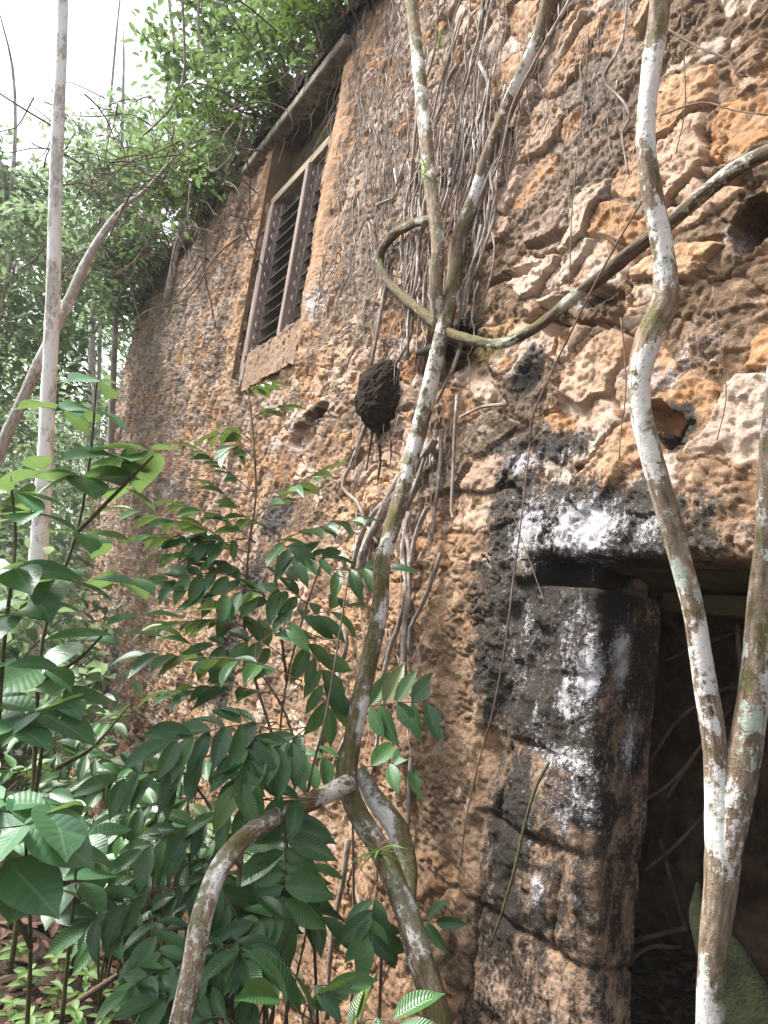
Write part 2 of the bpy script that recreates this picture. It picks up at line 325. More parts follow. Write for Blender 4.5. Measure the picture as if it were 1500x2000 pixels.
# ------------------------------------------------------------------ mesh building blocks
class MB:
    def __init__(s): s.V = []; s.F = []; s.T = []; s.n = 0
    def add(s, V, F, T=None):
        V = np.asarray(V, float); s.V.append(V); s.T.append(V if T is None else T)
        for f in (F if isinstance(F, list) else [F]): s.F.append(np.asarray(f) + s.n)
        s.n += len(V)
    def build(s, name, mat, parent=None, smooth=True):
        by = {}
        for f in s.F: by.setdefault(f.shape[1], []).append(f)
        return mesh_obj(name, np.concatenate(s.V), [np.concatenate(x) for x in by.values()], mat, parent, {'tc': np.concatenate(s.T)}, smooth)
    def tube(s, pts, rad, sides=10, seg=.05, lump=.12, sub=True, flat=1.0):
        pts = np.asarray(pts, float); rad = np.asarray(rad, float) * np.ones(len(pts))
        if sub and len(pts) > 2:
            P = np.vstack([2 * pts[0] - pts[1], pts, 2 * pts[-1] - pts[-2]]); q = []; rr = []
            for i in range(len(pts) - 1):
                k = max(2, min(40, int(np.linalg.norm(pts[i + 1] - pts[i]) / seg)))
                t = np.linspace(0, 1, k, endpoint=False)[:, None]
                p0, p1, p2, p3 = P[i], P[i + 1], P[i + 2], P[i + 3]
                q.append(.5 * (2 * p1 + (p2 - p0) * t + (2 * p0 - 5 * p1 + 4 * p2 - p3) * t * t + (3 * p1 - p0 - 3 * p2 + p3) * t ** 3))
                rr.append(rad[i] + (rad[i + 1] - rad[i]) * t[:, 0])
            pts = np.vstack(q + [pts[-1:]]); rad = np.concatenate(rr + [rad[-1:]])
        n = len(pts); tg = np.gradient(pts, axis=0); tg /= np.linalg.norm(tg, axis=1)[:, None] + 1e-9
        L = np.concatenate([[0], np.cumsum(np.linalg.norm(np.diff(pts, axis=0), axis=1))])
        a = np.array([1, 0, 0.]) if abs(tg[0][0]) < .8 else np.array([0, 1., 0])
        A = np.zeros((n, 3)); u = a - tg[0] * (a @ tg[0]); u /= np.linalg.norm(u)
        for i in range(n):
            u = u - tg[i] * (u @ tg[i]); u /= np.linalg.norm(u) + 1e-9; A[i] = u
        B = np.cross(tg, A)
        th = np.linspace(0, 2 * math.pi, sides, endpoint=False)
        ph = random.uniform(0, 50)
        r0 = float(rad.mean())
        nz = fbm(np.cos(th)[None] * 1.1 + ph + 0 * L[:, None], np.sin(th)[None] * 1.1 + L[:, None] / (r0 * 5 + 1e-6), int(ph * 7), 3)
        rr = rad[:, None] * (1 + lump * nz)
        V = pts[:, None] + rr[..., None] * (np.cos(th)[None, :, None] * A[:, None] + flat * np.sin(th)[None, :, None] * B[:, None])
        T = np.stack([np.cos(th)[None] * rad[:, None] + ph, np.sin(th)[None] * rad[:, None] + 0 * L[:, None], L[:, None] + 0 * th[None]], -1)
        i = np.arange(n * sides).reshape(n, sides); j = np.roll(i, -1, 1)
        F = np.stack([i[:-1], j[:-1], j[1:], i[1:]], -1).reshape(-1, 4)
        s.add(V.reshape(-1, 3), [F, i[0][::-1][None], i[-1][None]], T.reshape(-1, 3))
    def box(s, o, ax, ay, az, bev=.004):
        """box from corner o along three edge vectors, edges cut back"""
        o, ax, ay, az = map(lambda v: np.asarray(v, float), (o, ax, ay, az))
        la, lb, lc = (np.linalg.norm(v) for v in (ax, ay, az)); V = []; F = []
        def P(i, j, k):
            return o + ax * i + ay * j + az * k
        ea, eb, ec = bev / la, bev / lb, bev / lc
        idx = {}
        for i in (0, 1):
            for j in (0, 1):
                for k in (0, 1):
                    f = lambda q, e: e if q == 0 else 1 - e
                    for d in range(3):
                        c = [f(i, ea), f(j, eb), f(k, ec)]; c[d] = (i, j, k)[d]
                        idx[(i, j, k, d)] = len(V); V.append(P(*c))
        Q = []; T3 = []
        for d in range(3):
            for e in (0, 1):
                a, b = [x for x in range(3) if x != d]
                ring = []
                for (p, q) in ((0, 0), (1, 0), (1, 1), (0, 1)):
                    c = [0, 0, 0]; c[d] = e; c[a] = p; c[b] = q; ring.append(idx[(*c, d)])
                Q.append(ring)
        for d in range(3):                       # edges along d
            a, b = [x for x in range(3) if x != d]
            for p in (0, 1):
                for q in (0, 1):
                    c0 = [0, 0, 0]; c0[a] = p; c0[b] = q; c1 = list(c0); c1[d] = 1
                    Q.append([idx[(*c0, a)], idx[(*c1, a)], idx[(*c1, b)], idx[(*c0, b)]])
        for i in (0, 1):
            for j in (0, 1):
                for k in (0, 1): T3.append([idx[(i, j, k, d)] for d in range(3)])
        V = np.array(V); l = np.argmax([la, lb, lc]); ax_ = [ax, ay, az]
        e = [v / np.linalg.norm(v) for v in ax_]; r = V - o
        oth = [x for x in range(3) if x != l]
        T = np.stack([r @ e[oth[0]] + random.uniform(0, 9), r @ e[oth[1]], r @ e[l]], -1)
        s.add(V, [np.array(Q), np.array(T3)], T)

LEAFS = {}
def leaf_template(kind):
    """unit leaf along +Y, width along X, up +Z: (V, lu, lv, faces)"""
    if kind in LEAFS: return LEAFS[kind]
    nu, nv = {'far': (2, 3)}.get(kind, (4, 9))
    v = np.linspace(0, 1, nv + 1)
    if kind == 'broad': w = .40 * np.sin(math.pi * v ** .72) ** .75 * (1 - .25 * v ** 6)
    elif kind == 'ribbed': w = .175 * np.sin(math.pi * np.clip(v, 0, 1) ** .9) ** .85
    elif kind == 'pinnate': w = .19 * np.sin(math.pi * v ** .85) ** .9
    elif kind == 'strap': w = .05 * (1 - v ** 2) + .004
    elif kind == 'seed': w = .22 * np.sin(math.pi * v ** .95) ** .9
    else: w = np.array([.02, .24, .20, 0.0]); v = np.array([0, .34, .7, 1.0])
    w = np.maximum(w, .004)
    if kind in ('broad', 'ribbed', 'pinnate', 'seed'): w[-2] *= .72
    u = np.linspace(-1, 1, nu + 1)
    U, VV = np.meshgrid(u, v)
    W = w[:, None]
    X = U * W; Y = VV.copy(); fold = {'broad': .10, 'ribbed': .30, 'pinnate': .22, 'strap': .5, 'seed': .25}.get(kind, .3)
    if kind == 'broad': Y = Y - .16 * np.abs(U) ** 2 * np.exp(-VV * 7)      # heart base
    droop = {'broad': .16, 'ribbed': .20, 'pinnate': .12, 'strap': .55, 'seed': .12}.get(kind, .15)
    Z = np.abs(U) * W * fold * 1.6 - droop * VV ** 2
    if kind in ('ribbed', 'broad'): Z = Z + .007 * np.sin(VV * 9 * math.pi) * np.abs(U)
    F = grid_faces(nv + 1, nu + 1)
    LEAFS[kind] = (np.stack([X, Y, Z], -1).reshape(-1, 3), U.ravel(), VV.ravel(), F)
    return LEAFS[kind]
class LB:
    """collects leaves, builds one foliage mesh"""
    def __init__(s, kind): s.kind = kind; s.P = []; s.A = []; s.N = []; s.S = []; s.W = []
    def leaf(s, p, axis, up, size, wid=1.0):
        s.P.append(p); s.A.append(axis); s.N.append(up); s.S.append(size); s.W.append(wid)
    def build(s, name, mat, parent=None):
        V, u, v, F = leaf_template(s.kind)
        P = np.array(s.P); A = np.array(s.A, float); N = np.array(s.N, float); k = len(P)
        S_ = np.array(s.S)[:, None, None] * (1 + 0 * V[None, :, :1]); W = np.array(s.W)
        A /= np.linalg.norm(A, axis=1)[:, None] + 1e-9
        X = np.cross(A, N); X /= np.linalg.norm(X, axis=1)[:, None] + 1e-9
        Z = np.cross(X, A)
        tw = RNG.uniform(-.5, .9, k)                                  # each leaf bends a bit differently
        dz = V[None, :, 2] * (1 + 0 * tw[:, None]) - (.16 * tw)[:, None] * V[None, :, 1] ** 2
        side = (RNG.uniform(-.12, .12, k))[:, None] * V[None, :, 1] ** 2
        out = P[:, None] + S_ * ((V[None, :, 0] * W[:, None] + side)[..., None] * X[:, None] + V[None, :, 1, None] * A[:, None] + dz[..., None] * Z[:, None])
        n = len(V)
        FF = (F[None] + (np.arange(k) * n)[:, None, None]).reshape(-1, F.shape[1])
        r = np.repeat(RNG.random(k), n)
        return mesh_obj(name, out.reshape(-1, 3), FF, mat, parent, {'lu': np.tile(u, k), 'lv': np.tile(v, k), 'rnd': r})
def rv(k=1.0): return np.array([random.gauss(0, k), random.gauss(0, k), random.gauss(0, k)])
UP = np.array([0, 0, 1.0])

# ================================================================== GROUND
def ground_z(x, y):
    z = -.16 * np.clip(y - 4.0, 0, 8) - .05 * np.clip(-x - 3, 0, 10)
    v0 = x - OW[0]; v1 = y - OW[1]; s_ = v0 * D1[0] + v1 * D1[1]; o_ = v0 * NV[0] + v1 * NV[1]
    z = z - .75 * sst(1.5, .55, o_) * sst(2.3, 3.6, s_) * sst(-.6, -.1, o_)
    return z + .05 * fbm(x * .9, y * .9, 3, 4) + .02 * fbm(x * 5, y * 5, 4, 3)
gx = np.concatenate([np.linspace(-150, -8, 30), np.linspace(-7.8, 4, 180), np.linspace(4.5, 150, 30)])
gy = np.concatenate([np.linspace(-150, -3, 20), np.linspace(-2.8, 10, 190), np.linspace(10.5, 150, 40)])
GX, GY = np.meshgrid(gx, gy); GZ = ground_z(GX, GY)
g = mesh_obj('ground', np.stack([GX, GY, GZ], -1).reshape(-1, 3), grid_faces(*GX.shape), M_SOIL)
g['kind'] = 'structure'

# ================================================================== THE RUINED WALL
ruin = thing('ruined_building', 'tall ruined rubble stone wall with louvred window and dark doorway, black stains and white crust', 'ruin', tuple(OW))
HL = 1.785                                 # underside of the doorway lintel
SC0, RC = 2.11, .038                       # doorway corner
def s_corner(h): return SC0 + .13 * np.clip(h - HL, -2.2, 0)
def s_end(h): return 15.95 - .36 * np.clip(h, -1.5, 7)
WIN = (5.55, 6.90, 3.70, 5.36)
BL = []
def blob(x, y, rx, ry, S_, H_, pw=2):
    s0, h0 = wall_sh(x, y); s1, _ = wall_sh(x - rx, y); s2, _ = wall_sh(x + rx, y); _, h1 = wall_sh(x, y - ry); _, h2 = wall_sh(x, y + ry)
    ds = abs(s1 - s2) / 2 + 1e-3; dh = abs(h1 - h2) / 2 + 1e-3
    return np.exp(-(((S_ - s0) / ds) ** 2 + ((H_ - h0) / dh) ** 2) ** (pw / 2))
def blobs(lst, S_, H_):
    m = np.zeros(S_.shape, np.float32)
    for b in lst: m = np.maximum(m, (b[4] if len(b) > 4 else 1) * blob(*b[:4], S_, H_, b[5] if len(b) > 5 else 2))
    return m
BLACK = [(1335, 840, 40, 52, 1.0, 4), (1488, 447, 50, 62, .75, 4), (627, 808, 28, 20, .7, 4), (1190, 592, 38, 26, .6, 4), (1080, 617, 56, 18, .5, 4), (1070, 1290, 110, 185, 1.05, 4), (1090, 1170, 150, 60, 1.1, 4), (1120, 1480, 110, 40, .85), (1250, 1300, 110, 180, .62, 4), (1150, 1110, 110, 40, 1.1, 4), (1180, 1060, 170, 70, .95, 4), (1130, 1560, 130, 110, .62), (1350, 1060, 200, 60, .62), (1010, 1620, 70, 170, .85), (1140, 1790, 120, 120, .56), (1150, 1580, 110, 80, .72), (1230, 1480, 80, 120, .6), (1060, 1900, 120, 90, .5), (1010, 1280, 75, 170), (1015, 1010, 60, 170), (1110, 1000, 150, 90, .8), (1110, 1240, 90, 110), (1100, 1400, 90, 120, .9), (1020, 1580, 60, 170, .8), (1000, 1780, 60, 140, .75),  # real stains; blobs in sockets, lintel gap and reveal put shade into the colour
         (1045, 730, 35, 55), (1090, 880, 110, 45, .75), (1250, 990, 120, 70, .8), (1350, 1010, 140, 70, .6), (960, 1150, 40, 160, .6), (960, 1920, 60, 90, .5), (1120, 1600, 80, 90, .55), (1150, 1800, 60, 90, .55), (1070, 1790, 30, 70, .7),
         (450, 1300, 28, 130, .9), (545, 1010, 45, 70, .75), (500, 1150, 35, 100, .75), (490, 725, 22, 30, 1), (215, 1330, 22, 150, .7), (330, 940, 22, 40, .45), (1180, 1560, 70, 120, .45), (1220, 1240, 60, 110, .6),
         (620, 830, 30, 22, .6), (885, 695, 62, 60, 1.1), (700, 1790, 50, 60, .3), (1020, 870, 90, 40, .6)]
WHITE = [(1045, 1040, 42, 75, .95), (1155, 1035, 85, 62, 1.1), (1075, 1000, 30, 40, .5), (1125, 1290, 50, 140, .55), (1140, 1200, 30, 60, .5), (1130, 1390, 44, 70, .6), (1030, 1250, 60, 150, .38), (1110, 1480, 80, 40, .7), (1290, 750, 75, 40, .75), (1380, 690, 70, 60, .5),
         (1030, 905, 40, 35, .75), (1110, 890, 30, 20, .6), (1290, 1040, 50, 50, .7), (1330, 830, 20, 40, .5), (1205, 1290, 26, 75, 1.05), (1225, 1450, 24, 90, .7), (1150, 1320, 22, 70, .95), (1110, 1360, 20, 50, .8), (1060, 1400, 14, 40, .7), (1120, 1580, 60, 110, .5), (1060, 1730, 16, 40, .8), (960, 1010, 30, 20, .5),
         (630, 590, 24, 60, .65), (590, 870, 34, 28, .6), (545, 870, 30, 24, .55), (335, 960, 26, 40, .55), (250, 1300, 40, 200, .30), (610, 1790, 24, 80, .5), (660, 1640, 26, 60, .5), (300, 760, 60, 160, .22), (440, 900, 60, 120, .25), (1150, 1760, 50, 50, .28), (1440, 480, 30, 60, .45), (1160, 600, 40, 30, .5), (1150, 230, 60, 90, .25)]
MOSS = [(960, 690, 70, 50, .9), (1010, 640, 80, 40, .6), (1200, 1180, 70, 60, .9), (540, 690, 45, 40, .6), (1000, 420, 180, 260, .38), (1250, 880, 90, 50, .5), (880, 700, 40, 40, .7), (1010, 1880, 60, 110, .55), (1040, 1700, 24, 110, .5), (440, 830, 40, 80, .4),
        (1160, 1860, 60, 30, .6), (820, 1500, 100, 60, .3), (700, 300, 120, 220, .25), (860, 1750, 60, 60, .35), (1240, 1240, 30, 60, .6), (1420, 560, 120, 90, .3), (590, 60, 140, 90, .6), (340, 520, 80, 80, .5)]
GREY = [(300, 700, 110, 300, .95), (200, 1050, 90, 250, .75), (1130, 180, 140, 200, .8), (1030, 330, 100, 130, .7), (1270, 420, 120, 100, .5), (760, 330, 70, 330, .8), (330, 650, 120, 260, .8), (240, 980, 70, 200, .6), (420, 620, 40, 200, .5), (1150, 380, 100, 100, .7), (900, 300, 80, 240, .5)]
HOLES = [(1488, 445, 42, 55, .30), (1335, 840, 26, 36, .24), (1300, 815, 30, 26, .10), (880, 695, 52, 52, .30), (627, 806, 22, 14, .16), (1190, 590, 32, 22, .12), (1080, 615, 50, 14, .06), (1100, 640, 30, 30, .08), (600, 850, 24, 28, .07), (1010, 545, 50, 10, .05), (1080, 470, 40, 10, .05), (700, 900, 18, 14, .06)]
ROWS = [-.8, .08, .43, .76, 1.07, 1.365, 1.70, 9]
def relief(S_, H_):
    """outward height of the masonry and its colour masks, all on the wall's own (s, h)"""
    wx = S_ + .09 * fbm(S_ * 3.1, H_ * 3.1, 31, 4); wy = H_ + .09 * fbm(S_ * 3.1, H_ * 3.1, 47, 3)
    zr = sst(3.9, 2.7, S_) * sst(1.75, 2.2, H_)                      # bare rubble, upper right
    zl = sst(4.6, 6.5, S_)                                           # far left
    zp = sst(2.62, 2.48, S_ + .04 * fbm(S_ * 6, H_ * 6, 5, 2)) * sst(1.72, 1.68, H_)     # dressed blocks of the door jamb
    # large stones
    F1, F2, DX, DY, r = worley(wx / .33 * (1 + .12 * fbm(S_ * .6, H_ * .6, 7, 2)) + .3 * wy, wy / .20, 101, 1.0)
    e = F2 - F1; body = sst(.02, .11, e)
    big = (.25 + .75 * r[0]) * body + body * ((r[1] - .5) * DX * 1.1 + (r[2] - .5) * DY * 1.3)
    G1, G2, GX_, GY_, q = worley(wx / .13 + 40, wy / .10, 202)
    big += body * .22 * ((q[0] - .5) * GX_ * 2 + (q[1] - .5) * GY_ * 2 + .3 * q[2])
    # small stones
    E1, E2, EX, EY, p = worley(wx / .145, wy / .085, 303)
    sb = sst(.02, .14, E2 - E1); small = sb * (.2 + .8 * p[0]) + sb * ((p[1] - .5) * EX + (p[2] - .5) * EY)
    m = fbm(S_ * 1.3, H_ * 1.3, 61, 4); m2 = fbm(S_ * 7, H_ * 7, 71, 5, .6)
    fine = fbm(S_ * 28, H_ * 28, 81, 4, .6)
    ridge = 1 - np.abs(fbm(S_ * 9, H_ * 9, 92, 3)) * 2
    mort = .38 + .75 * m + .28 * m2
    mort_r = mort - .10 + .22 * fbm(S_ * 4, H_ * 4, 63, 3)
    hr = np.maximum(big, mort_r) * .054 + np.where(big > mort_r, 0, (small * .016))
    st_r = sst(-.02, .06, big - mort_r) * (r[3] > .12)
    mort_m = .62 + .7 * m + .35 * m2 + .30 * sst(2.2, 1.5, H_)
    a = small * .55 + big * .55
    hm = np.maximum(a, mort_m) * .052
    st_m = sst(-.03, .08, a - mort_m)
    mort_l = .60 + .55 * m + .4 * m2
    a2 = small * .95 + big * .25
    stk = np.abs(fbm(S_ * 6.5 + .25 * H_ * 6.5, H_ * 1.5, 121, 5, .66)) * 1.3 - .3; stk2 = 1 - np.abs(fbm(S_ * 12 + H_ * 2.5, H_ * 2.1, 131, 3)) * 2
    hl = np.maximum(a2 * .5, mort_l) * .030 + .078 * stk + .026 * stk2 + .008 * ridge
    st_l = sst(-.03, .1, a2 - mort_l)
    hh = hm * (1 - zr) + hr * zr; st = st_m * (1 - zr) + st_r * zr
    hh = hh * (1 - zl) + hl * zl; st = st * (1 - zl) + st_l * zl
    hh = hh + .014 * fine + .014 * m2 - .006 * sst(.55, .9, vnoise(S_ * 55, H_ * 55, 7))
    ck = np.abs(fbm(S_ * 2.6, H_ * 3.4, 151, 5, .6)); ck2 = np.abs(fbm(S_ * 7 + 5, H_ * 8, 161, 4, .6))
    crack = sst(.035, .0, ck) * sst(-.1, .25, fbm(S_ * 1.7, H_ * 1.7, 171, 2)); crack2 = sst(.05, .0, ck2) * sst(.0, .3, fbm(S_ * 2.7, H_ * 2.7, 181, 2))
    hh = hh - .022 * crack - .010 * crack2 - .005 * sst(.62, .86, vnoise(S_ * 21, H_ * 24, 191)) * sst(.35, .6, vnoise(S_ * 3, H_ * 3, 193))
    # jamb blocks
    rows = np.array(ROWS); hw = H_ + .018 * fbm(S_ * 4, H_ * 4, 12, 3)
    k = np.clip(np.searchsorted(rows, hw) - 1, 0, len(rows) - 2)
    lo, hi = rows[k], rows[k + 1]
    ed = np.minimum(hw - lo, hi - hw)
    vj = np.select([k == 2, k == 3, k == 0, k == 1], [np.abs(S_ + .02 * fbm(H_ * 6, S_ * 3, 9, 2) - 2.09), np.abs(S_ - 2.45), np.abs(S_ - 2.3), np.abs(S_ - 2.5)], 1.0)
    ed = np.minimum(ed, vj)
    jw = np.clip(sst(.35, .75, vnoise(S_ * 4.3, H_ * 4.3, 44)) * (.55 + .4 * sst(1.0, .6, H_)) + .75 * sst(1.15, .85, H_), 0, 1.15)
    blk = (1 - np.exp(-np.clip(ed, 0, 1) / .014)) * .036 * jw + (1 - np.exp(-np.clip(ed, 0, 1) / .05)) * .016 * sst(1.0, .7, H_) + .014 * (_h(k.astype(np.int64), k.astype(np.int64) * 0, 3) - .5) + .030 * m2 + .013 * fine + .02 * m
    blk -= .03 * sst(2.4, 2.6, S_)
    hh = hh * (1 - zp) + blk * zp; st = st * (1 - zp) + zp * .55 * sst(0, .04, ed)
    hole = np.zeros(S_.shape, np.float32)
    for (x, y, rx, ry, dep) in HOLES:
        b = blob(x, y, rx, ry, wx * .5 + S_ * .5, wy * .5 + H_ * .5, 3.5)
        hole = np.maximum(hole, dep * sst(.30, .42, b))
    hh = hh - hole * 1.25
    # gap between jamb head and lintel
    gap = sst(2.40, 2.34, S_ + .03 * m2) * sst(1.685, 1.70, H_ + .012 * m2) * sst(1.80, 1.78, H_)
    hh = hh - .16 * gap
    # plaster rim round the window and the ridge at its left
    pl = np.maximum(np.exp(-((S_ - 7.25 - .1 * m) / .22) ** 2) * sst(3.0, 3.5, H_) * sst(6.1, 5.9, H_) * (.75 + .5 * m2), np.exp(-((S_ - 5.36) / .16) ** 2) * sst(3.1, 3.5, H_ + .3 * m2) * sst(6.0, 5.8, H_))
    hh = hh * (1 - .6 * pl) + pl * .075
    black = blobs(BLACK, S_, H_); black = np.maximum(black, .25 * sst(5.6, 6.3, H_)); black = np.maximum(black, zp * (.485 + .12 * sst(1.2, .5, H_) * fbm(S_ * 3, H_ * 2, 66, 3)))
    black = np.maximum(black, .35 * sst(5, 9, S_) * sst(.1, .5, fbm(S_ * 1.2, H_ * .5, 15, 3)))
    tint = np.where(zp > .5, .93 + .12 * fbm(S_ * 3, H_ * 3, 4, 2), np.clip(np.where(small * .6 > big, p[3], r[3]) + .18 * fbm(S_ * 1.2, H_ * 1.2, 8, 2), 0, 1))
    tint = np.clip(tint, 0, 1)
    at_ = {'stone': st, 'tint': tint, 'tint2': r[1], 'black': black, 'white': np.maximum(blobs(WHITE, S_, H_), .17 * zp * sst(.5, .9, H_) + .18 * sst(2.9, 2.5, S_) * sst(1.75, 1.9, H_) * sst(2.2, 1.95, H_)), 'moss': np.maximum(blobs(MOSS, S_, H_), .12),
           'grey': blobs(GREY, S_, H_), 'plaster': np.clip(np.maximum(pl, .55 * sst(0, .5, fbm(S_ * .9 + 9, H_ * .9, 55, 3)) * sst(2.2, 1.6, H_) * (1 - zp)), 0, 1)}
    return hh, at_
# columns: closer together where the wall is close
us = [0.0]
while us[-1] < 14.6:
    dd = .62 * us[-1] + 2.7
    us.append(us[-1] + min(.045, .0052 * (dd / 2.75) ** 2))
U_face = np.array(us)
LREV = .42
U_rev = np.linspace(-(math.pi / 2 * RC) - LREV, 0, 75, endpoint=False)
H_lo = np.arange(-1.5, HL, .0062); H_lo = np.append(H_lo, HL)
H_hi = np.concatenate([[HL], np.arange(HL + .006, 4.2, .0064), np.arange(4.21, 6.34, .0095)])
parts = []
# lower sheet: face, round the corner, into the doorway
U_lo = np.concatenate([U_rev, U_face])
UU, HH = np.meshgrid(U_lo, H_lo); SCn = s_corner(HH)
th = np.clip(-UU / RC, 0, math.pi / 2); deep = np.clip(-UU - math.pi / 2 * RC, 0, 9) * (.13 + .17 * sst(.2, 1.7, HH)) / LREV
UN = np.where(UU >= 0, UU, -th * RC - deep)
hh, at_lo = relief(SCn + UN + RC, HH)
Sb = np.where(UU >= 0, SCn + RC + UU, SCn + RC - RC * np.sin(th)); Ob = np.where(UU >= 0, 0, -RC + RC * np.cos(th) - deep)
hd = hh * np.where(UU >= 0, 1, .4)
V_lo = wallp(Sb, HH, Ob) + (hd * np.cos(th))[..., None] * NV - (hd * np.sin(th))[..., None] * D1
cS = (Sb[:-1, :-1] + Sb[1:, 1:]) / 2; cH = (HH[:-1, :-1] + HH[1:, 1:]) / 2
keep_lo = cS < s_end(cH) + .08 * fbm(cH * 4, cS * 0, 2, 3)
wc_lo = np.stack([SCn + UN + RC, HH, hd], -1)
# upper sheet
S_right = np.arange(-.9, SC0 + RC, .0075)
S_hi = np.concatenate([S_right, SC0 + RC + U_face])
SS, H2 = np.meshgrid(S_hi, H_hi)
h2, at_hi = relief(SS, H2)
lip = sst(HL + .05, HL, H2) * sst(2.42, 2.3, SS)
h2 = h2 + .012 * sst(2.5, 2.4, SS) - .03 * lip
V_hi = wallp(SS, H2, h2)
cS = (SS[:-1, :-1] + SS[1:, 1:]) / 2; cH = (H2[:-1, :-1] + H2[1:, 1:]) / 2
rag = .02 * fbm(cH * 9, cS * 9, 77, 3)
keep_hi = (cS < s_end(cH) + .08 * fbm(cH * 4, cS * 0, 2, 3)) & ~((cS > WIN[0] + rag) & (cS < WIN[1] + .1 + rag) & (cH > WIN[2] + rag) & (cH < WIN[3])) & ~((cS > 5.5 + rag) & (cS < 7.04 + rag) & (cH >= WIN[3] - .01) & (cH < 5.98))
wc_hi = np.stack([SS, H2, h2], -1)
nlo = V_lo.shape[0] * V_lo.shape[1]
F_all = np.concatenate([grid_faces(*HH.shape, keep_lo), grid_faces(*H2.shape, keep_hi) + nlo])
A_all = {k: np.concatenate([at_lo[k].ravel(), at_hi[k].ravel()]) for k in at_lo}
A_all['wc'] = np.concatenate([wc_lo.reshape(-1, 3), wc_hi.reshape(-1, 3)])
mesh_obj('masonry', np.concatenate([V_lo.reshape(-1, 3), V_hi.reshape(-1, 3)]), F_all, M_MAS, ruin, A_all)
del V_lo, hh, UU, HH, Sb, Ob, hd

def sheet(name, fn, nu, nv, mat, amp=.03, fr=5, seed=1, parent=ruin):
    a, b = np.meshgrid(np.linspace(0, 1, nu), np.linspace(0, 1, nv))
    P = fn(a, b); du = np.gradient(P, axis=1); dv = np.gradient(P, axis=0); nn = np.cross(du, dv); nn /= np.linalg.norm(nn, axis=-1)[..., None] + 1e-9
    L1 = np.linalg.norm(P[0, -1] - P[0, 0]); L2 = np.linalg.norm(P[-1, 0] - P[0, 0])
    P = P + nn * (amp * fbm(a * L1 * fr, b * L2 * fr, seed, 5, .6))[..., None]
    return mesh_obj(name, P.reshape(-1, 3), grid_faces(nv, nu), mat, parent, {'tc': P.reshape(-1, 3)})
# doorway lintel underside, window reveal, wall end and top
hlip = relief(*np.meshgrid(S_right, [HL]))[0][0] + .012 - .03
S_l = np.concatenate([S_right, SC0 + RC + U_face[U_face < .30]])
hl2 = relief(*np.meshgrid(S_l, [HL]))[0][0] + .012 - .03 * sst(2.42, 2.3, S_l)
TT = np.linspace(0, 1, 60)
SL, TL = np.meshgrid(S_l, TT)
OL = hl2[None] * (1 - TL) + TL * (-.50); HLm = HL + .022 * fbm(SL * 7, OL * 7, 5, 4) * sst(0, .08, TL) - .05 * sst(0.0, .9, TL)
PL = wallp(SL, HLm, OL)
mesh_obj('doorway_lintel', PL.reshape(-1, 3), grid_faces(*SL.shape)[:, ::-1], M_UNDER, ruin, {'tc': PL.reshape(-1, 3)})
bd = MB()
for (s0, s1, o0, o1, hb, tk) in ((2.10, .2, -.36, -.50, 1.655, .075),):
    bd.box(wallp(s0, hb, o1), -D1 * (s0 - s1), NV * (o0 - o1), D2 * tk, .006)
bd.build('lintel_board', M_BOARD, ruin, False)
W0, W1, W2, W3 = WIN
sheet('window_reveal', lambda a, b: wallp(W1 + .12 + 0 * a, W2 - .2 + b * (6.02 - W2 + .2), .09 - a * .55), 40, 160, M_MAS, .02)
sheet('window_reveal', lambda a, b: wallp(W0 - .03 + 0 * a, W2 - .1 + b * (6.02 - W2 + .1), .02 - a * .45), 40, 160, M_MAS, .02)
sheet('window_reveal', lambda a, b: wallp(5.45 + b * 1.65, 5.985 + 0 * a, .02 - a * .5), 30, 120, M_UNDER, .02)
sheet('window_recess', lambda a, b: wallp(5.45 + b * 1.65, 5.35 + a * .67, -.13 + 0 * a), 50, 120, M_UNDER, .05)  # dark sheet, the shade of the deep recess put into its colour
sheet('wall_end', lambda a, b: wallp(s_end(-1.5 + b * 7.9) - .03, -1.5 + b * 7.9, .03 - a * .6), 20, 200, M_MAS, .04)
sheet('wall_top', lambda a, b: wallp(-.9 + b * 14.6, 6.24 + .16 * np.sin(np.clip(a * 3, 0, 1) * math.pi / 2) + .10 * fbm(b * 30, a, 4, 3), .115 - a * .70 + .05 * np.sin(np.clip(a * 6, 0, 1) * math.pi)), 40, 500, M_SOIL, .07, 4)
# room behind the doorway: back wall, side, ceiling
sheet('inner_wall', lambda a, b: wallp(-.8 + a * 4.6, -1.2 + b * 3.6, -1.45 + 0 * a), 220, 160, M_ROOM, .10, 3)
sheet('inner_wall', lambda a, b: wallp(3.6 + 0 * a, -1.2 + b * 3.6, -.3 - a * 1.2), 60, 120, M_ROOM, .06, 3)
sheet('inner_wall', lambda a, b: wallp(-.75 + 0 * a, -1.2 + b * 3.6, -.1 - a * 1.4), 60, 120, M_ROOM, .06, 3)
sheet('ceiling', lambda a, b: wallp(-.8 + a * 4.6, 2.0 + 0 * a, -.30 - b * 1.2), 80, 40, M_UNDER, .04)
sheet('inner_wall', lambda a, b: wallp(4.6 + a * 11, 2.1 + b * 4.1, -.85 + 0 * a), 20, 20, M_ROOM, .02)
sheet('pier', lambda a, b: wallp(-.9 + a * .9, -1.2 + b * (1.2 + HL), .02 + 0 * a), 60, 120, M_MAS, .05)
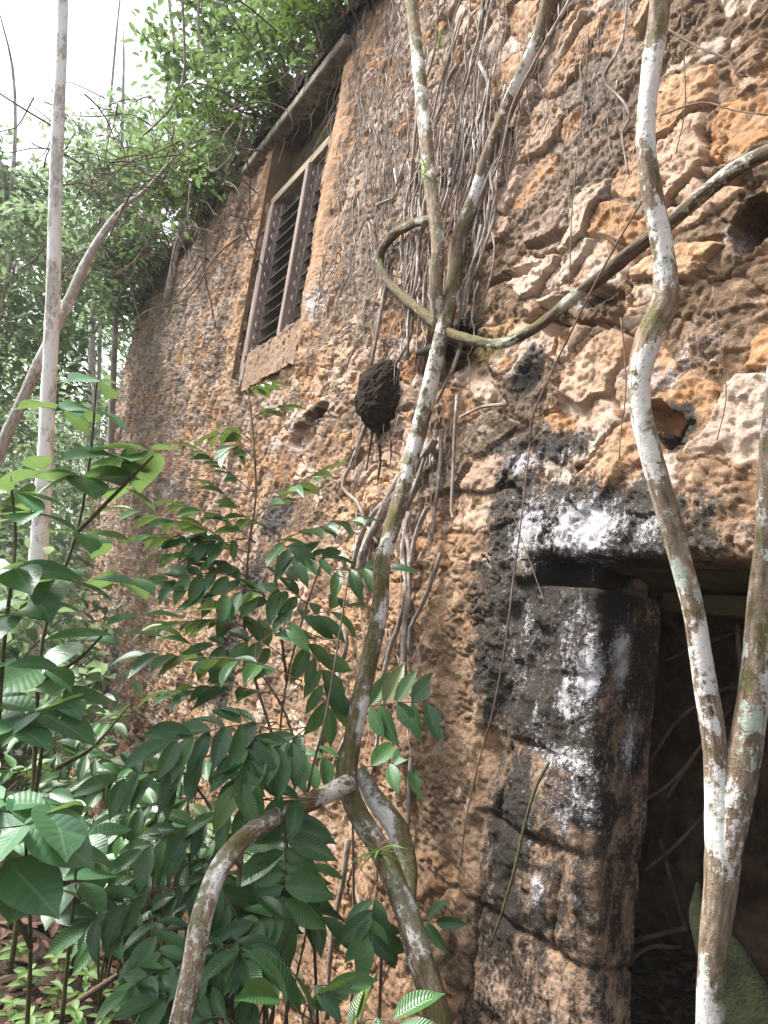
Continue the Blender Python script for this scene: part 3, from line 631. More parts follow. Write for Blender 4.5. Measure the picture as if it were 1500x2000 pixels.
# window joinery
hood = MB()
hood.box(wallp(7.86, 5.985, -.05), -D1 * 2.48, NV * .20, D2 * .10, .012)
hood.build('window_hood', M_CONC, ruin, False)
win = MB(); win.box(wallp(7.02, 5.28, -.10), -D1 * 1.5, NV * .13, D2 * .085, .005)
WINO = win.build('window', M_WOODP, ruin, False)
def child(mb, name, mat): 
    o = mb.build(name, mat, None, False); o.parent = WINO; o.matrix_parent_inverse = Matrix.Translation(-Vector(OW)); return o
m = MB(); m.box(wallp(6.98, 5.277, -.06), -D1 * .13, NV * .10, D2 * -1.93, .006); child(m, 'frame_post', M_WOOD)
m = MB(); m.box(wallp(6.06, 5.277, -.05), -D1 * .085, NV * .10, D2 * -1.58, .006); child(m, 'mullion', M_WOOD)
m = MB(); m.box(wallp(6.84, 5.27, -.13), -D1 * .05, NV * .10, D2 * -1.56, .004); m.box(wallp(5.97, 5.27, -.13), -D1 * .045, NV * .11, D2 * -1.56, .004); child(m, 'louvre_stile', M_WOOD)
m = MB()
nsl = 12
for i in range(nsl):
    h = 3.70 + i * (1.54 / nsl)
    for (a, b) in ((6.83, 6.07), (5.97, 5.50)):
        m.box(wallp(a, h, -.035), -D1 * (a - b), NV * -.11 + D2 * .12, (D2 * .5 + NV * .5) * .017, .003)
child(m, 'louvres', M_SLAT)
# scalloped ends where the slats stick out past the stiles
for a_ in (6.835, 5.965):
    m = MB(); hs_ = np.linspace(3.70, 5.26, nsl * 10 + 1); pr = .006 + .042 * np.abs(np.sin(math.pi * nsl * (hs_ - 3.70) / 1.54))
    V = np.stack([wallp(a_ + 0 * hs_, hs_, -.06 + 0 * pr), wallp(a_ + 0 * hs_, hs_, -.035 + pr), wallp(a_ - .03 + 0 * hs_, hs_, -.035 + pr), wallp(a_ - .03 + 0 * hs_, hs_, -.06 + 0 * pr)], 1)
    m.add(V.reshape(-1, 3), grid_faces(len(hs_), 4)); child(m, 'slat_ends', M_WOOD)

a, b = np.meshgrid(np.linspace(0, 1, 90), np.linspace(0, 1, 60))
sl_s = W0 - .05 + a * 1.27; sl_h = 3.33 + b * .40 + .03 * fbm(a * 9, b * 2, 3, 4); bulge = sst(1.0, .93, b) * .075 - .02 + .012 * fbm(a * 30, b * 10, 9, 4)
PS = wallp(sl_s, sl_h, bulge); top = wallp(sl_s[-1], sl_h[-1], np.full(90, -.25))
PS = np.concatenate([PS, top[None]])
o = mesh_obj('sill', PS.reshape(-1, 3), grid_faces(61, 90), M_MAS, None, {'wc': PS.reshape(-1, 3), 'moss': np.full(PS.size // 3, .42), 'plaster': np.full(PS.size // 3, .45), 'grey': np.full(PS.size // 3, .8), 'black': np.full(PS.size // 3, .12)}); o.parent = WINO; o.matrix_parent_inverse = Matrix.Translation(-Vector(OW))

# ================================================================== CLIMBING TREES
def ptube(mb, spec, sides=14, lump=.14, seg=.035):
    P = np.array([at(x, y, d) for (x, y, w, d) in spec]); r = [w * .5 * px2m(x, y, d) for (x, y, w, d) in spec]
    mb.tube(P, r, sides, seg, lump)
def WS(k, sp): return [(x, y, w * (k if np.isscalar(k) else np.interp(y, *k)), d) for x, y, w, d in sp]
tc_root = at(860, 2100, 2.75)
ct = thing('climbing_tree', 'mottled brown climbing tree standing on two bowed legs in the middle of the wall', 'tree', tuple(tc_root))
m = MB()
ptube(m, WS(([400, 900, 1100, 1500, 2000], [.62, .55, .56, .76, .68]), [(860, 2120, 92, 2.68), (855, 1990, 88, 2.75), (825, 1880, 76, 2.85), (785, 1760, 66, 3.0), (745, 1665, 60, 3.12), (700, 1590, 56, 3.22), (682, 1545, 52, 3.28), (680, 1500, 46, 3.3), (688, 1440, 47, 3.35), (703, 1370, 52, 3.42), (722, 1290, 56, 3.5), (742, 1190, 56, 3.58), (745, 1110, 58, 3.65), (765, 1030, 56, 3.72), (790, 945, 54, 3.78), (815, 850, 56, 3.85), (838, 760, 52, 3.87), (862, 660, 50, 3.88), (884, 560, 50, -.13), (895, 470, 48, -.11), (930, 385, 48, -.10), (955, 300, 46, -.10), (985, 225, 44, -.09), (1025, 130, 42, -.09), (1055, 60, 40, -.09), (1078, -60, 38, -.09)]), 18, .22)
m.build('trunk', M_BARK_MOSS, ct)
m = MB(); ptube(m, WS(.78, [(335, 2120, 62, 2.1), (352, 2000, 58, 2.15), (378, 1880, 52, 2.22), (395, 1790, 52, 2.3), (430, 1695, 50, 2.42), (485, 1630, 48, 2.6), (555, 1585, 46, 2.85), (620, 1560, 48, 3.08), (682, 1530, 44, 3.26)]), 16, .16); m.build('prop_root', mat_bark('blotched_root_bark', (.25, .18, .12), (.10, .07, .042), (.40, .32, .25), (.72, .69, .66), .36, .40), ct)
m = MB(); ptube(m, WS(.6, [(700, 1500, 40, 3.34), (730, 1560, 62, 3.33), (775, 1620, 74, 3.25), (796, 1690, 60, 3.12), (800, 1760, 44, 3.0), (808, 1830, 24, 2.9)]), 14, .24); m.build('prop_root', M_BARK_MOSS, ct)
m = MB(); ptube(m, WS(.74, [(856, 640, 34, 3.95), (852, 560, 36, -.22), (855, 480, 36, -.24), (846, 400, 36, -.25), (838, 330, 36, -.25), (828, 230, 36, -.25), (818, 130, 34, -.25), (808, 40, 32, -.25), (800, -60, 32, -.25)]), 14, .14); m.build('stem', M_BARK, ct)
lt = thing('looping_liana', 'dark mossy liana looping from the climbing tree across the upper wall to the right edge', 'liana', tuple(at(850, 430, -.25)))
m = MB(); ptube(m, WS(.64, [(850, 425, 26, -.20), (800, 440, 28, -.14), (762, 465, 28, -.10), (740, 505, 28, -.10), (758, 550, 27, -.10), (800, 590, 28, -.11), (850, 630, 28, -.12), (890, 655, 30, -.14), (940, 668, 30, -.15), (990, 668, 32, -.14), (1050, 638, 34, -.13), (1110, 590, 38, -.14), (1180, 535, 42, -.16), (1250, 478, 44, -.18), (1320, 425, 44, -.18), (1390, 365, 44, -.2), (1450, 322, 46, -.2), (1530, 285, 46, -.2), (1700, 210, 46, -.2)]), 16, .30); m.build('stem', M_BARK_DARK, lt)
rt = thing('forked_tree', 'slender pale blotched tree trunk forking low in front of the dark doorway', 'tree', tuple(at(1390, 2100, 1.9)))
m = MB(); ptube(m, WS(.92, [(1388, 2150, 62, 1.86), (1388, 2000, 60, 1.88), (1390, 1900, 60, 1.88), (1402, 1790, 66, 1.88), (1412, 1690, 74, 1.88), (1408, 1600, 70, 1.89), (1400, 1500, 54, 1.90), (1388, 1400, 52, 1.91), (1372, 1300, 50, 1.92), (1352, 1180, 48, 1.93), (1325, 1080, 48, 1.94), (1298, 980, 50, 1.95), (1268, 880, 48, 1.96), (1250, 800, 46, 1.97), (1248, 730, 50, 1.98), (1268, 660, 58, 1.99), (1298, 590, 56, 2.0), (1295, 500, 44, 2.01), (1280, 420, 44, 2.02), (1265, 330, 44, 2.03), (1262, 240, 42, 2.04), (1272, 140, 44, 2.05), (1286, 40, 42, 2.06), (1292, -60, 40, 2.07)]), 18, .16); m.build('trunk', M_BARK, rt)
m = MB(); ptube(m, [(1412, 1720, 50, 1.875), (1432, 1600, 62, 1.875), (1450, 1500, 66, 1.875), (1462, 1420, 64, 1.875), (1476, 1320, 58, 1.875), (1486, 1200, 52, 1.88), (1494, 1080, 44, 1.89), (1500, 960, 40, 1.9), (1506, 850, 38, 1.91), (1520, 700, 36, 1.92)], 16, .14); m.build('stem', M_BARK, rt)
ml = thing('mossy_log', 'stout green moss covered root slanting beside the forked trunk in the doorway', 'root', tuple(at(1460, 1950, 2.3)))
m = MB(); ptube(m, [(1362, 1725, 6, 2.50), (1364, 1760, 26, 2.46), (1370, 1800, 46, 2.40), (1405, 1860, 84, 2.3), (1450, 1950, 105, 2.22), (1490, 2060, 130, 2.12)], 18, .35, .02); m.build('log', mat_simple('deep_moss', (.005, .007, .002), (.017, .021, .006), 24, 1.0, bump=1.0, dist=.02, attr='tc'), ml)

# aerial roots: belong to the climbing tree
def wall_root(pts, r0, r1, name, parent, mat, sides=6, wander=.02, lump=.25):
    mb = MB(); P = []; n = len(pts)
    for i, (x, y, o) in enumerate(pts):
        p = at(x, y, -o)
        if 0 < i: p = p + D1 * random.gauss(0, wander) + D2 * random.gauss(0, wander * .5) + NV * abs(random.gauss(0, .006))
        P.append(p)
    mb.tube(P, np.linspace(r0, r1, n), sides, .05, lump)
    return mb.build(name, mat, parent)
def droop_path(x0, y0, x1, y1, n, jx, o=.075):
    t = np.linspace(0, 1, n); ph = random.uniform(0, 6); k = random.uniform(1.5, 4)
    return [(x0 + (x1 - x0) * a + jx * math.sin(ph + k * a * 3) * (.3 + a) * .6 + random.gauss(0, jx * .3), y0 + (y1 - y0) * a, o + random.uniform(-.015, .02)) for a in t]
ROOTS = [  # main visible ones, traced down the wall
 ([(935, 120), (955, 170), (950, 230), (945, 300)], 9), ([(760, 540), (745, 600), (735, 660), (725, 720)], 9), ([(805, 610), (800, 660), (780, 705)], 9),
 ([(725, 720), (712, 740), (700, 770), (705, 790)], 11), ([(715, 830), (700, 870), (685, 910), (670, 950), (700, 985), (715, 1020), (740, 1060)], 9),
 ([(850, 860), (815, 910), (770, 970), (735, 1000), (705, 1050), (690, 1110)], 16), ([(785, 930), (755, 985), (735, 1030), (712, 1075), (700, 1130), (705, 1180)], 22),
 ([(835, 860), (830, 900), (815, 950), (790, 1010), (800, 1080), (800, 1150), (795, 1230), (790, 1330)], 14), ([(862, 840), (860, 900), (855, 960), (848, 1030), (842, 1060)], 9),
 ([(893, 770), (890, 840), (888, 920), (883, 1000), (885, 1015)], 7), ([(850, 780), (825, 840), (835, 900), (800, 960)], 8), ([(990, 790), (940, 800), (900, 815)], 8),
 ([(800, 1000), (790, 1080), (800, 1150), (780, 1220), (760, 1270), (745, 1330)], 12), ([(835, 990), (815, 1040), (805, 1090), (800, 1170), (790, 1250)], 10), ([(860, 1080), (840, 1150), (820, 1190), (805, 1230), (800, 1280)], 9),
 ([(640, 1390), (625, 1450), (615, 1510), (590, 1570), (570, 1620)], 13), ([(690, 1410), (665, 1470), (640, 1520), (620, 1570)], 9), ([(803, 1480), (800, 1560), (797, 1620), (790, 1700)], 10), ([(680, 1640), (670, 1720), (655, 1800), (645, 1900), (640, 1990)], 12),
 ([(660, 1190), (680, 1260), (665, 1310), (670, 1360)], 10), ([(620, 1620), (600, 1700), (560, 1800), (545, 1900), (530, 2000)], 10), ([(770, 1320), (745, 1400), (735, 1480), (715, 1560)], 9), ([(700, 1750), (715, 1850), (690, 1950), (690, 2020)], 9),
 ([(905, 660), (893, 700), (880, 740), (850, 790)], 8), ([(940, 440), (930, 500), (915, 560), (905, 620)], 9), ([(955, 400), (945, 460), (925, 520), (910, 570), (900, 640)], 8),
 ([(960, 330), (935, 420), (925, 470)], 6), ([(1035, 120), (1010, 190), (985, 260), (975, 320)], 7), ([(735, 400), (775, 380), (770, 330)], 5)]
for pts, w in ROOTS:
    x, y = pts[0]; r = w * .5 * px2m(x, y, -.06)
    wall_root([(a, b, .078) for a, b in pts], r, r * .7, 'aerial_root', ct, M_ROOT, 8, .006)
for i in range(62):                                       # the cascade down both sides of the trunk
    if i < 40: x0 = random.uniform(870, 985); y0 = random.uniform(-60, 330); x1 = x0 - (random.uniform(20, 90)); y1 = y0 + random.uniform(220, 420)
    else: x0 = random.uniform(800, 860); y0 = random.uniform(180, 560); x1 = x0 - random.uniform(-10, 60); y1 = y0 + random.uniform(150, 380)
    y1 = min(y1, 700)
    w = random.choice([3, 4, 4, 5, 6, 8]); r = w * .5 * px2m(x0, y0, -.06)
    wall_root(droop_path(x0, y0, x1, y1, 8, 7), r, r * .6, 'aerial_root', ct, M_ROOT, 6, .012)
# the mat of fine rootlets: nobody could count it
mb = MB()
def rootlet(x, y, ln, o=.07, lean=-.12):
    n = max(4, int(ln / 18)); jj = random.uniform(2.5, 7); P = []
    X = x
    for k in range(n):
        X += random.gauss(0, jj) + lean * ln / n
        P.append(at(X, y + ln * k / n, -(o + random.uniform(-.02, .02))))
    r = random.uniform(.9, 2.8) * .5 * px2m(x, y, -.05)
    mb.tube(P, np.linspace(r, r * .5, n), 4, .08, 0, False)
for i in range(430):
    a = random.random()
    if a < .45: rootlet(random.uniform(690, 960), random.uniform(-40, 560), random.uniform(80, 300))
    elif a < .68: rootlet(random.uniform(640, 820), random.uniform(0, 600), random.uniform(80, 280), .06, -.25)
    elif a < .84: rootlet(random.uniform(960, 1240), random.uniform(-60, 260), random.uniform(80, 240))
    else: rootlet(random.uniform(690, 880), random.uniform(800, 1450), random.uniform(60, 200))
o = mb.build('root_mat', M_ROOTLET, None); o['kind'] = 'stuff'; tag(o, 'mat of fine grey rootlets clinging to the wall around the climbing tree', 'rootlets')

# hanging vines
def vine(lbl, pts, w, mat=M_TWIG, sides=6, name='hanging_vine', lump=.2):
    P = [at(x, y, d) for x, y, d in pts]; mb = MB()
    mb.tube(P, w * .34 * px2m(pts[0][0], pts[0][1], pts[0][2]) * np.linspace(1.1, .8, len(P)), sides, .04, .3)
    o = mb.build(name, mat, None); tag(o, lbl, 'vine', 'vines hanging down the wall'); return o
vine('long thin straight brown vine slanting down over the black stained jamb', [(1255, 390, -.30), (1180, 520, -.30), (1110, 660, -.28), (1045, 800, -.25), (1035, 870, -.2), (1020, 1000, -.2), (1003, 1130, -.2), (985, 1270, -.2), (962, 1390, -.18), (935, 1490, -.16), (910, 1600, -.14), (900, 1690, -.13)], 6, M_STICK)
vine('thin green twig leaning on the black stained lower jamb', [(1073, 1488, -.10), (1050, 1530, -.13), (1025, 1610, -.13), (1005, 1700, -.13), (975, 1800, -.12), (955, 1850, -.10)], 9, M_STEM)
vine('pale kinked vine hanging left of the forked trunk near the top', [(1228, -30, -.15), (1215, 80, -.15), (1180, 150, -.13), (1205, 185, -.12), (1222, 205, -.12), (1230, 235, -.12), (1215, 260, -.12), (1222, 310, -.12), (1228, 340, -.12)], 8, M_ROOT)
vine('thin dark vine hanging straight down the bare rubble, ending by the liana', [(1150, 60, -.12), (1140, 200, -.12), (1118, 400, -.14), (1112, 560, -.14)], 4)
vine('wispy grey vine hanging over the pinkish block at upper right', [(1330, -30, -.12), (1335, 90, -.12), (1338, 210, -.12), (1320, 300, -.12)], 4)
vine('curling dark twig crossing the upper right corner stones', [(1300, 55, -.12), (1370, 95, -.13), (1420, 115, -.13), (1440, 145, -.13), (1460, 150, -.12)], 6)
vine('dark twig running level across the stones below the pinkish block', [(1290, 225, -.11), (1370, 200, -.12), (1430, 215, -.13), (1500, 225, -.12)], 5)
vine('thin grey vine hanging over the rusty stones right of the forked trunk', [(1392, 560, -.12), (1400, 620, -.13), (1412, 700, -.12), (1418, 780, -.12), (1400, 860, -.12)], 4)
vine('slender vine trailing between the forked trunk and the white crusted stones', [(1212, 620, -.11), (1220, 690, -.11), (1222, 770, -.11), (1212, 850, -.11), (1210, 900, -.11)], 4)
vine('brown diagonal vine running from the top edge to the climbing trunk', [(1130, -30, -.12), (1050, 110, -.13), (1000, 210, -.13), (980, 300, -.12), (960, 350, -.12)], 9, M_ROOT)
vine('fine grey vine hanging below the hood toward the nest', [(1065, 1180, -.10), (1000, 1000, -.09), (985, 960, -.08)], 3)

# ================================================================== TERMITE NEST
nst = thing('termite_nest', 'dark brown rounded termite nest stuck to the wall under the roots', 'termite nest', tuple(at(748, 780, -.1)))
th_, ph_ = np.meshgrid(np.linspace(0, math.pi, 90), np.linspace(0, 2 * math.pi, 140))
nx = np.sin(th_) * np.cos(ph_); nz_ = np.cos(th_); ny = np.sin(th_) * np.sin(ph_)
ell = 1 - .22 * np.clip(-nz_, 0, 1) ** 2 * np.abs(nx) - .10 * nx * nz_
bump_ = 1 + .10 * fbm(nx * 3 + 5, nz_ * 3 + ny * 2, 3, 4) + .075 * fbm(nx * 11 + 3, nz_ * 11 + ny * 9, 9, 4, .6)
F1 = worley(nx * 7 + ny * 3, nz_ * 9, 4)[0]; bump_ = bump_ - .07 * F1
c = at(748, 775, -.05)
PN = c + (nx * .185 * ell * bump_)[..., None] * (D1 * .95 + NV * .1) * -1 + (nz_ * .215 * bump_)[..., None] * D2 + (ny * .15 * bump_)[..., None] * NV
mesh_obj('nest_body', PN.reshape(-1, 3), grid_faces(*th_.shape), M_NEST, nst)
for pts, w in (([(738, 840), (740, 870), (742, 900), (738, 940)], 10), ([(728, 840), (722, 880), (715, 920)], 6), ([(762, 840), (764, 880), (762, 910)], 5)):
    mb = MB(); P = [at(x, y, -.06) for x, y in pts]; mb.tube(P, np.linspace(w * .8, w * .35, len(pts)) * .5 * px2m(740, 850, -.05), 7, .03, .4); mb.build('mud_trail', M_NEST, nst)
# stump of a rotten beam end in its socket
mb = MB(); mb.tube([at(905, 690, .01 - .0 - .12 + .0) if False else at(880, 690, -.02), at(850, 684, -.10), at(815, 690, -.13)], [.045, .04, .012], 9, .03, .35)
tag(mb.build('beam_stub', mat_simple('rotten_beam', (.014, .011, .008), (.04, .03, .02), 20), None), 'dark splintered beam end sticking out of the hole behind the trunk', 'beam')
mb = LB('strap')
airs = thing('air_plant', 'small bright green air plant on the right leg of the climbing tree', 'air plant', tuple(at(735, 1665, 3.05)))
c = at(738, 1668, 3.03)
for k in range(11):
    a = random.uniform(-2.6, .2); mb.leaf(c + rv(.004), RGT * math.cos(a + 2.6) * -.9 + UP * random.uniform(-.5, .7) - FWD * random.uniform(0, .5), UP + rv(.2), random.uniform(.08, .17), random.uniform(.8, 1.3))
mb.build('leaves', M_AIR, airs)
mb = MB()
for k in range(9): mb.tube([c + rv(.006), c + rv(.012) - UP * .07 + RGT * .01, c + rv(.02) - UP * random.uniform(.1, .2)], .0014, 4, .03, 0)
mb.build('roots', M_STICK, airs)
for nm, (x, y, d), lb in (('air_plant', (832, 335, -.30), 'tiny green air plant high on the left climbing stem'), ('air_plant', (860, 72, -.12), 'tiny green air plant among the roots near the top edge')):
    mb = LB('strap'); c = at(x, y, d)
    for k in range(9): mb.leaf(c, rv(.5) + UP * .5 - RGT * .3, UP + rv(.3), random.uniform(.05, .11))
    tag(mb.build(nm, M_AIR, None), lb, 'air plant')

# ================================================================== PLANTS
def pair_spray(lb, stem, pts, n, size, ang=55, up=None, tip=True, droop=.25, r=.003, start=.12, wid=1.0):
    """leaves in two rows along a twig"""
    P = np.array(pts, float); stem.tube(P, np.linspace(r, r * .5, len(P)), 5, .04, .1)
    seg = np.linalg.norm(np.diff(P, axis=0), axis=1); L = np.concatenate([[0], np.cumsum(seg)]); tot = L[-1]
    up = UP if up is None else up
    for i in range(n):
        f = start + (1 - start) * (i + .5) / n; q = f * tot
        k = min(len(P) - 2, int(np.searchsorted(L, q)) - 1); k = max(k, 0)
        p = P[k] + (P[k + 1] - P[k]) * ((q - L[k]) / (seg[k] + 1e-9)); t = (P[k + 1] - P[k]) / (seg[k] + 1e-9)
        side = np.cross(t, up); side /= np.linalg.norm(side) + 1e-9; nn = np.cross(side, t)
        for sg in (-1, 1):
            if random.random() < .06: continue
            a = math.radians(ang + random.gauss(0, 9))
            d = t * math.cos(a) + side * sg * math.sin(a) - UP * (droop + random.gauss(0, .12)) * .6 + rv(.05)
            lb.leaf(p + rv(.004), d, nn + rv(.22), size * random.uniform(.72, 1.1) * (1 - .25 * abs(f - .5)), wid * random.uniform(.85, 1.1))
    if tip: lb.leaf(P[-1], P[-1] - P[-2] - UP * .1 * np.linalg.norm(P[-1] - P[-2]), up + rv(.2), size * .9, wid)
def whorl(lb, p, n, size, tilt=.0, a0=None, toward=None):
    a0 = random.uniform(0, 6.28) if a0 is None else a0
    for i in range(n):
        a = a0 + 6.283 * i / n + random.gauss(0, .25)
        d = np.array([math.cos(a), math.sin(a), tilt + random.gauss(-.1, .22)])
        st = p + d * .03
        lb.leaf(st, d, UP + rv(.25) - FWD * .25, size * random.uniform(.65, 1.1))
def A(*t): return [at(x, y, d) for x, y, d in t]

# -- big soft heart-leaved shrub, left edge
sh = thing('broadleaf_shrub', 'tall heart leaved shrub with whorls of big soft leaves at the left edge', 'shrub', tuple(at(40, 1700, 2.9)))
st = MB(); lb = LB('broad')
stems = [A((20, 1900, 2.8), (60, 1600, 2.85), (75, 1330, 2.9), (95, 1200, 2.95), (150, 1040, 3.0), (175, 900, 3.05), (190, 740, 3.1)),
         A((-40, 1800, 2.6), (-10, 1500, 2.6), (10, 1240, 2.6), (30, 1060, 2.65), (20, 930, 2.7)),
         A((75, 1330, 2.9), (150, 1290, 2.85), (210, 1230, 2.8)), A((150, 1040, 3.0), (230, 960, 3.0), (300, 890, 3.0)),
         A((95, 1200, 2.95), (40, 1130, 2.9), (-30, 1090, 2.9)), A((60, 1600, 2.85), (80, 1480, 2.7), (85, 1400, 2.6)), A((110, 1500, 2.75), (180, 1460, 2.9), (250, 1380, 3.0))]
for s_ in stems: st.tube(s_, np.linspace(.010, .004, len(s_)), 7, .05, .15)
for (x, y, d, n, sz) in [(190, 740, 3.1, 4, .155), (120, 800, 3.0, 4, .17), (180, 800, 3.05, 3, .15), (230, 890, 3.0, 4, .19), (290, 880, 3.0, 3, .20), (160, 930, 3.0, 4, .18), (30, 960, 2.7, 5, .17), (90, 920, 2.8, 4, .18), (160, 1040, 2.95, 3, .15), (240, 950, 3.1, 3, .17), (60, 1000, 2.7, 3, .17),
                         (30, 1110, 2.6, 5, .21), (110, 1130, 2.8, 4, .20), (180, 1130, 2.9, 3, .2), (60, 1170, 2.7, 4, .17), (20, 1200, 2.6, 4, .2), (240, 1130, 3.1, 3, .17), (220, 1240, 2.75, 2, .2), (280, 1200, 2.9, 2, .15), (160, 1250, 2.9, 3, .15), (90, 1300, 2.8, 3, .18),
                         (70, 1390, 2.6, 4, .2), (120, 1370, 2.7, 4, .18), (30, 1420, 2.5, 4, .2), (150, 1330, 2.9, 3, .15), (10, 1300, 2.5, 3, .18), (200, 1050, 3.2, 2, .15)]:
    whorl(lb, at(x, y, d), n, sz)
st.build('stem', M_STEM, sh); lb.build('foliage', M_BROAD, sh)
# -- second heart-leaved plant, lower left, nearer
sh = thing('broadleaf_shrub', 'low heart leaved plant with the largest leaves in the lower left corner', 'shrub', tuple(at(60, 2000, 2.3)))
st = MB(); lb = LB('broad')
for s_ in (A((50, 2050, 2.4), (60, 1850, 2.3), (50, 1640, 2.2)), A((60, 1850, 2.3), (20, 1760, 2.2), (10, 1700, 2.2)), A((120, 2000, 2.5), (140, 1800, 2.5), (150, 1680, 2.5))): st.tube(s_, np.linspace(.008, .004, len(s_)), 7, .05, .15)
for (x, y, d, n, sz) in [(50, 1610, 2.1, 5, .21), (95, 1570, 2.2, 3, .19), (10, 1680, 2.1, 4, .19), (60, 1740, 2.2, 4, .16), (150, 1720, 2.5, 4, .15), (110, 1660, 2.4, 4, .15), (170, 1630, 2.7, 4, .13), (10, 1560, 2.2, 4, .17)]: whorl(lb, at(x, y, d), n, sz, -.1)
st.build('stem', M_STEM, sh); lb.build('foliage', M_BROAD, sh)

# -- glossy ribbed-leaf shrubs between the left edge and the climbing tree
def ribbed(label, base, stems, sprays, mat=M_RIB, kind='ribbed', name='ribbed_leaf_shrub'):
    t = thing(name, label, 'shrub', tuple(base)); st = MB(); lb = LB(kind)
    for s_ in stems: st.tube(s_, np.linspace(.007, .0035, len(s_)), 6, .05, .15)
    for sp in sprays:
        pts, n, size = sp[:3]; kw = sp[3] if len(sp) > 3 else {}
        P = np.array(A(*pts))
        Q = np.vstack([np.array(x, float)[:-1] + (np.array(x, float)[1:] - np.array(x, float)[:-1]) * f for x in stems for f in (0, .25, .5, .75, 1)])
        q = Q[np.argmin(np.linalg.norm(Q - P[0], axis=1) + .5 * np.clip(Q[:, 2] - P[0][2], 0, 9))]
        st.tube([q, (q + P[0]) / 2 - UP * .01, P[0], P[0] + (P[1] - P[0]) * .05], [.0035, .003, .003, .003], 5, .05, .1)
        if len(P) == 2: P = np.array([P[0], (P[0] + P[1]) / 2 + UP * .02, P[1]])
        pair_spray(lb, st, P, n + 1, size * 1.15, **{**dict(wid=1.12), **kw})
    st.build('stem', M_TWIG, t); lb.build('foliage', mat, t)
    return t
TILT = UP * .75 - FWD * .65
ribbed('tall slender shrub with narrow glossy leaves reaching the window sill', at(560, 2000, 3.3),
       [A((560, 2000, 3.3), (555, 1700, 3.35), (545, 1480, 3.4), (560, 1330, 3.45), (600, 1180, 3.5), (635, 1080, 3.55)), A((545, 1480, 3.4), (480, 1250, 3.5), (485, 1080, 3.6), (500, 960, 3.7), (490, 800, 3.8), (480, 750, 3.85)), A((560, 1330, 3.45), (540, 1150, 3.5), (545, 1050, 3.6))],
       [(((485, 1110, 3.6), (400, 1030, 3.55), (260, 995, 3.5)), 6, .16, dict(up=UP)), (((500, 1060, 3.6), (430, 1010, 3.5), (350, 985, 3.5)), 4, .14), (((490, 1130, 3.6), (400, 1090, 3.5), (330, 1085, 3.45)), 4, .15), (((500, 1010, 3.7), (560, 960, 3.7), (620, 925, 3.7)), 3, .17), (((560, 1050, 3.6), (620, 1030, 3.6), (690, 1015, 3.6)), 4, .13),
        (((545, 1050, 3.6), (560, 1070, 3.5), (575, 1095, 3.45)), 3, .14, dict(up=TILT)), (((480, 950, 3.7), (420, 900, 3.7), (390, 880, 3.7)), 3, .14), (((490, 860, 3.8), (460, 840, 3.8), (420, 850, 3.8)), 2, .13), (((480, 770, 3.85), (500, 755, 3.85), (520, 750, 3.85)), 2, .11), (((490, 820, 3.8), (520, 800, 3.8), (555, 795, 3.8)), 2, .11), (((500, 900, 3.7), (470, 870, 3.7), (450, 880, 3.6)), 2, .14), (((545, 1040, 3.6), (480, 1010, 3.6), (430, 960, 3.6)), 3, .14), (((500, 1150, 3.5), (430, 1120, 3.45), (330, 1130, 3.4)), 5, .15, dict(up=TILT)), (((545, 1180, 3.5), (480, 1150, 3.4), (400, 1170, 3.35)), 4, .15, dict(up=TILT)), (((500, 1230, 3.5), (420, 1210, 3.45), (320, 1220, 3.4)), 5, .15), (((540, 1120, 3.55), (590, 1090, 3.5), (640, 1090, 3.5)), 3, .14, dict(up=TILT)), (((480, 1050, 3.6), (440, 1060, 3.55), (370, 1060, 3.5)), 4, .14, dict(up=TILT)), (((550, 1280, 3.45), (500, 1250, 3.4), (420, 1260, 3.35)), 4, .16, dict(up=TILT)), (((600, 1180, 3.5), (560, 1150, 3.45), (510, 1160, 3.4)), 3, .15, dict(up=TILT)), (((485, 1080, 3.6), (400, 1050, 3.6), (290, 1050, 3.55)), 5, .14)])
ribbed('leafy shrub of broad ribbed leaves pressed between the stained wall and the climbing trunk', at(620, 2000, 3.1),
       [A((620, 2000, 3.1), (610, 1750, 3.1), (600, 1560, 3.1), (640, 1380, 3.15), (680, 1130, 3.3)), A((600, 1560, 3.1), (560, 1400, 3.15), (500, 1300, 3.2))],
       [(((640, 1110, 3.85), (690, 1115, 3.8), (750, 1110, 3.75)), 3, .165, dict(up=TILT, droop=.9)), (((500, 1260, 3.3), (580, 1210, 3.35), (680, 1185, 3.5)), 5, .16, dict(up=TILT)), (((590, 1330, 3.15), (480, 1290, 3.1), (290, 1280, 3.1)), 6, .17), (((560, 1360, 3.2), (440, 1340, 3.2), (330, 1350, 3.2)), 5, .15), (((590, 1230, 3.5), (625, 1300, 3.45), (640, 1380, 3.4)), 4, .17, dict(up=TILT, droop=.8)), (((520, 1230, 3.4), (440, 1190, 3.4), (370, 1150, 3.4)), 4, .15), (((480, 1350, 3.3), (420, 1300, 3.3), (360, 1250, 3.3)), 4, .15)])
ribbed('pinnate bright green spray reaching right past the climbing trunk', at(700, 2020, 3.0), [A((700, 2020, 3.4), (690, 1700, 3.5), (690, 1480, 3.6), (700, 1385, 3.62))],
       [(((690, 1385, 3.62), (780, 1372, 3.52), (850, 1375, 3.46)), 4, .20, dict(up=-FWD * .8 + UP * .45, ang=62, droop=.15)), (((690, 1500, 3.6), (760, 1495, 3.55), (820, 1500, 3.5)), 2, .17, dict(up=TILT)), (((690, 1480, 3.6), (640, 1480, 3.5), (590, 1490, 3.4)), 2, .17, dict(up=TILT))], M_FERNY, 'pinnate', 'pinnate_shrub')
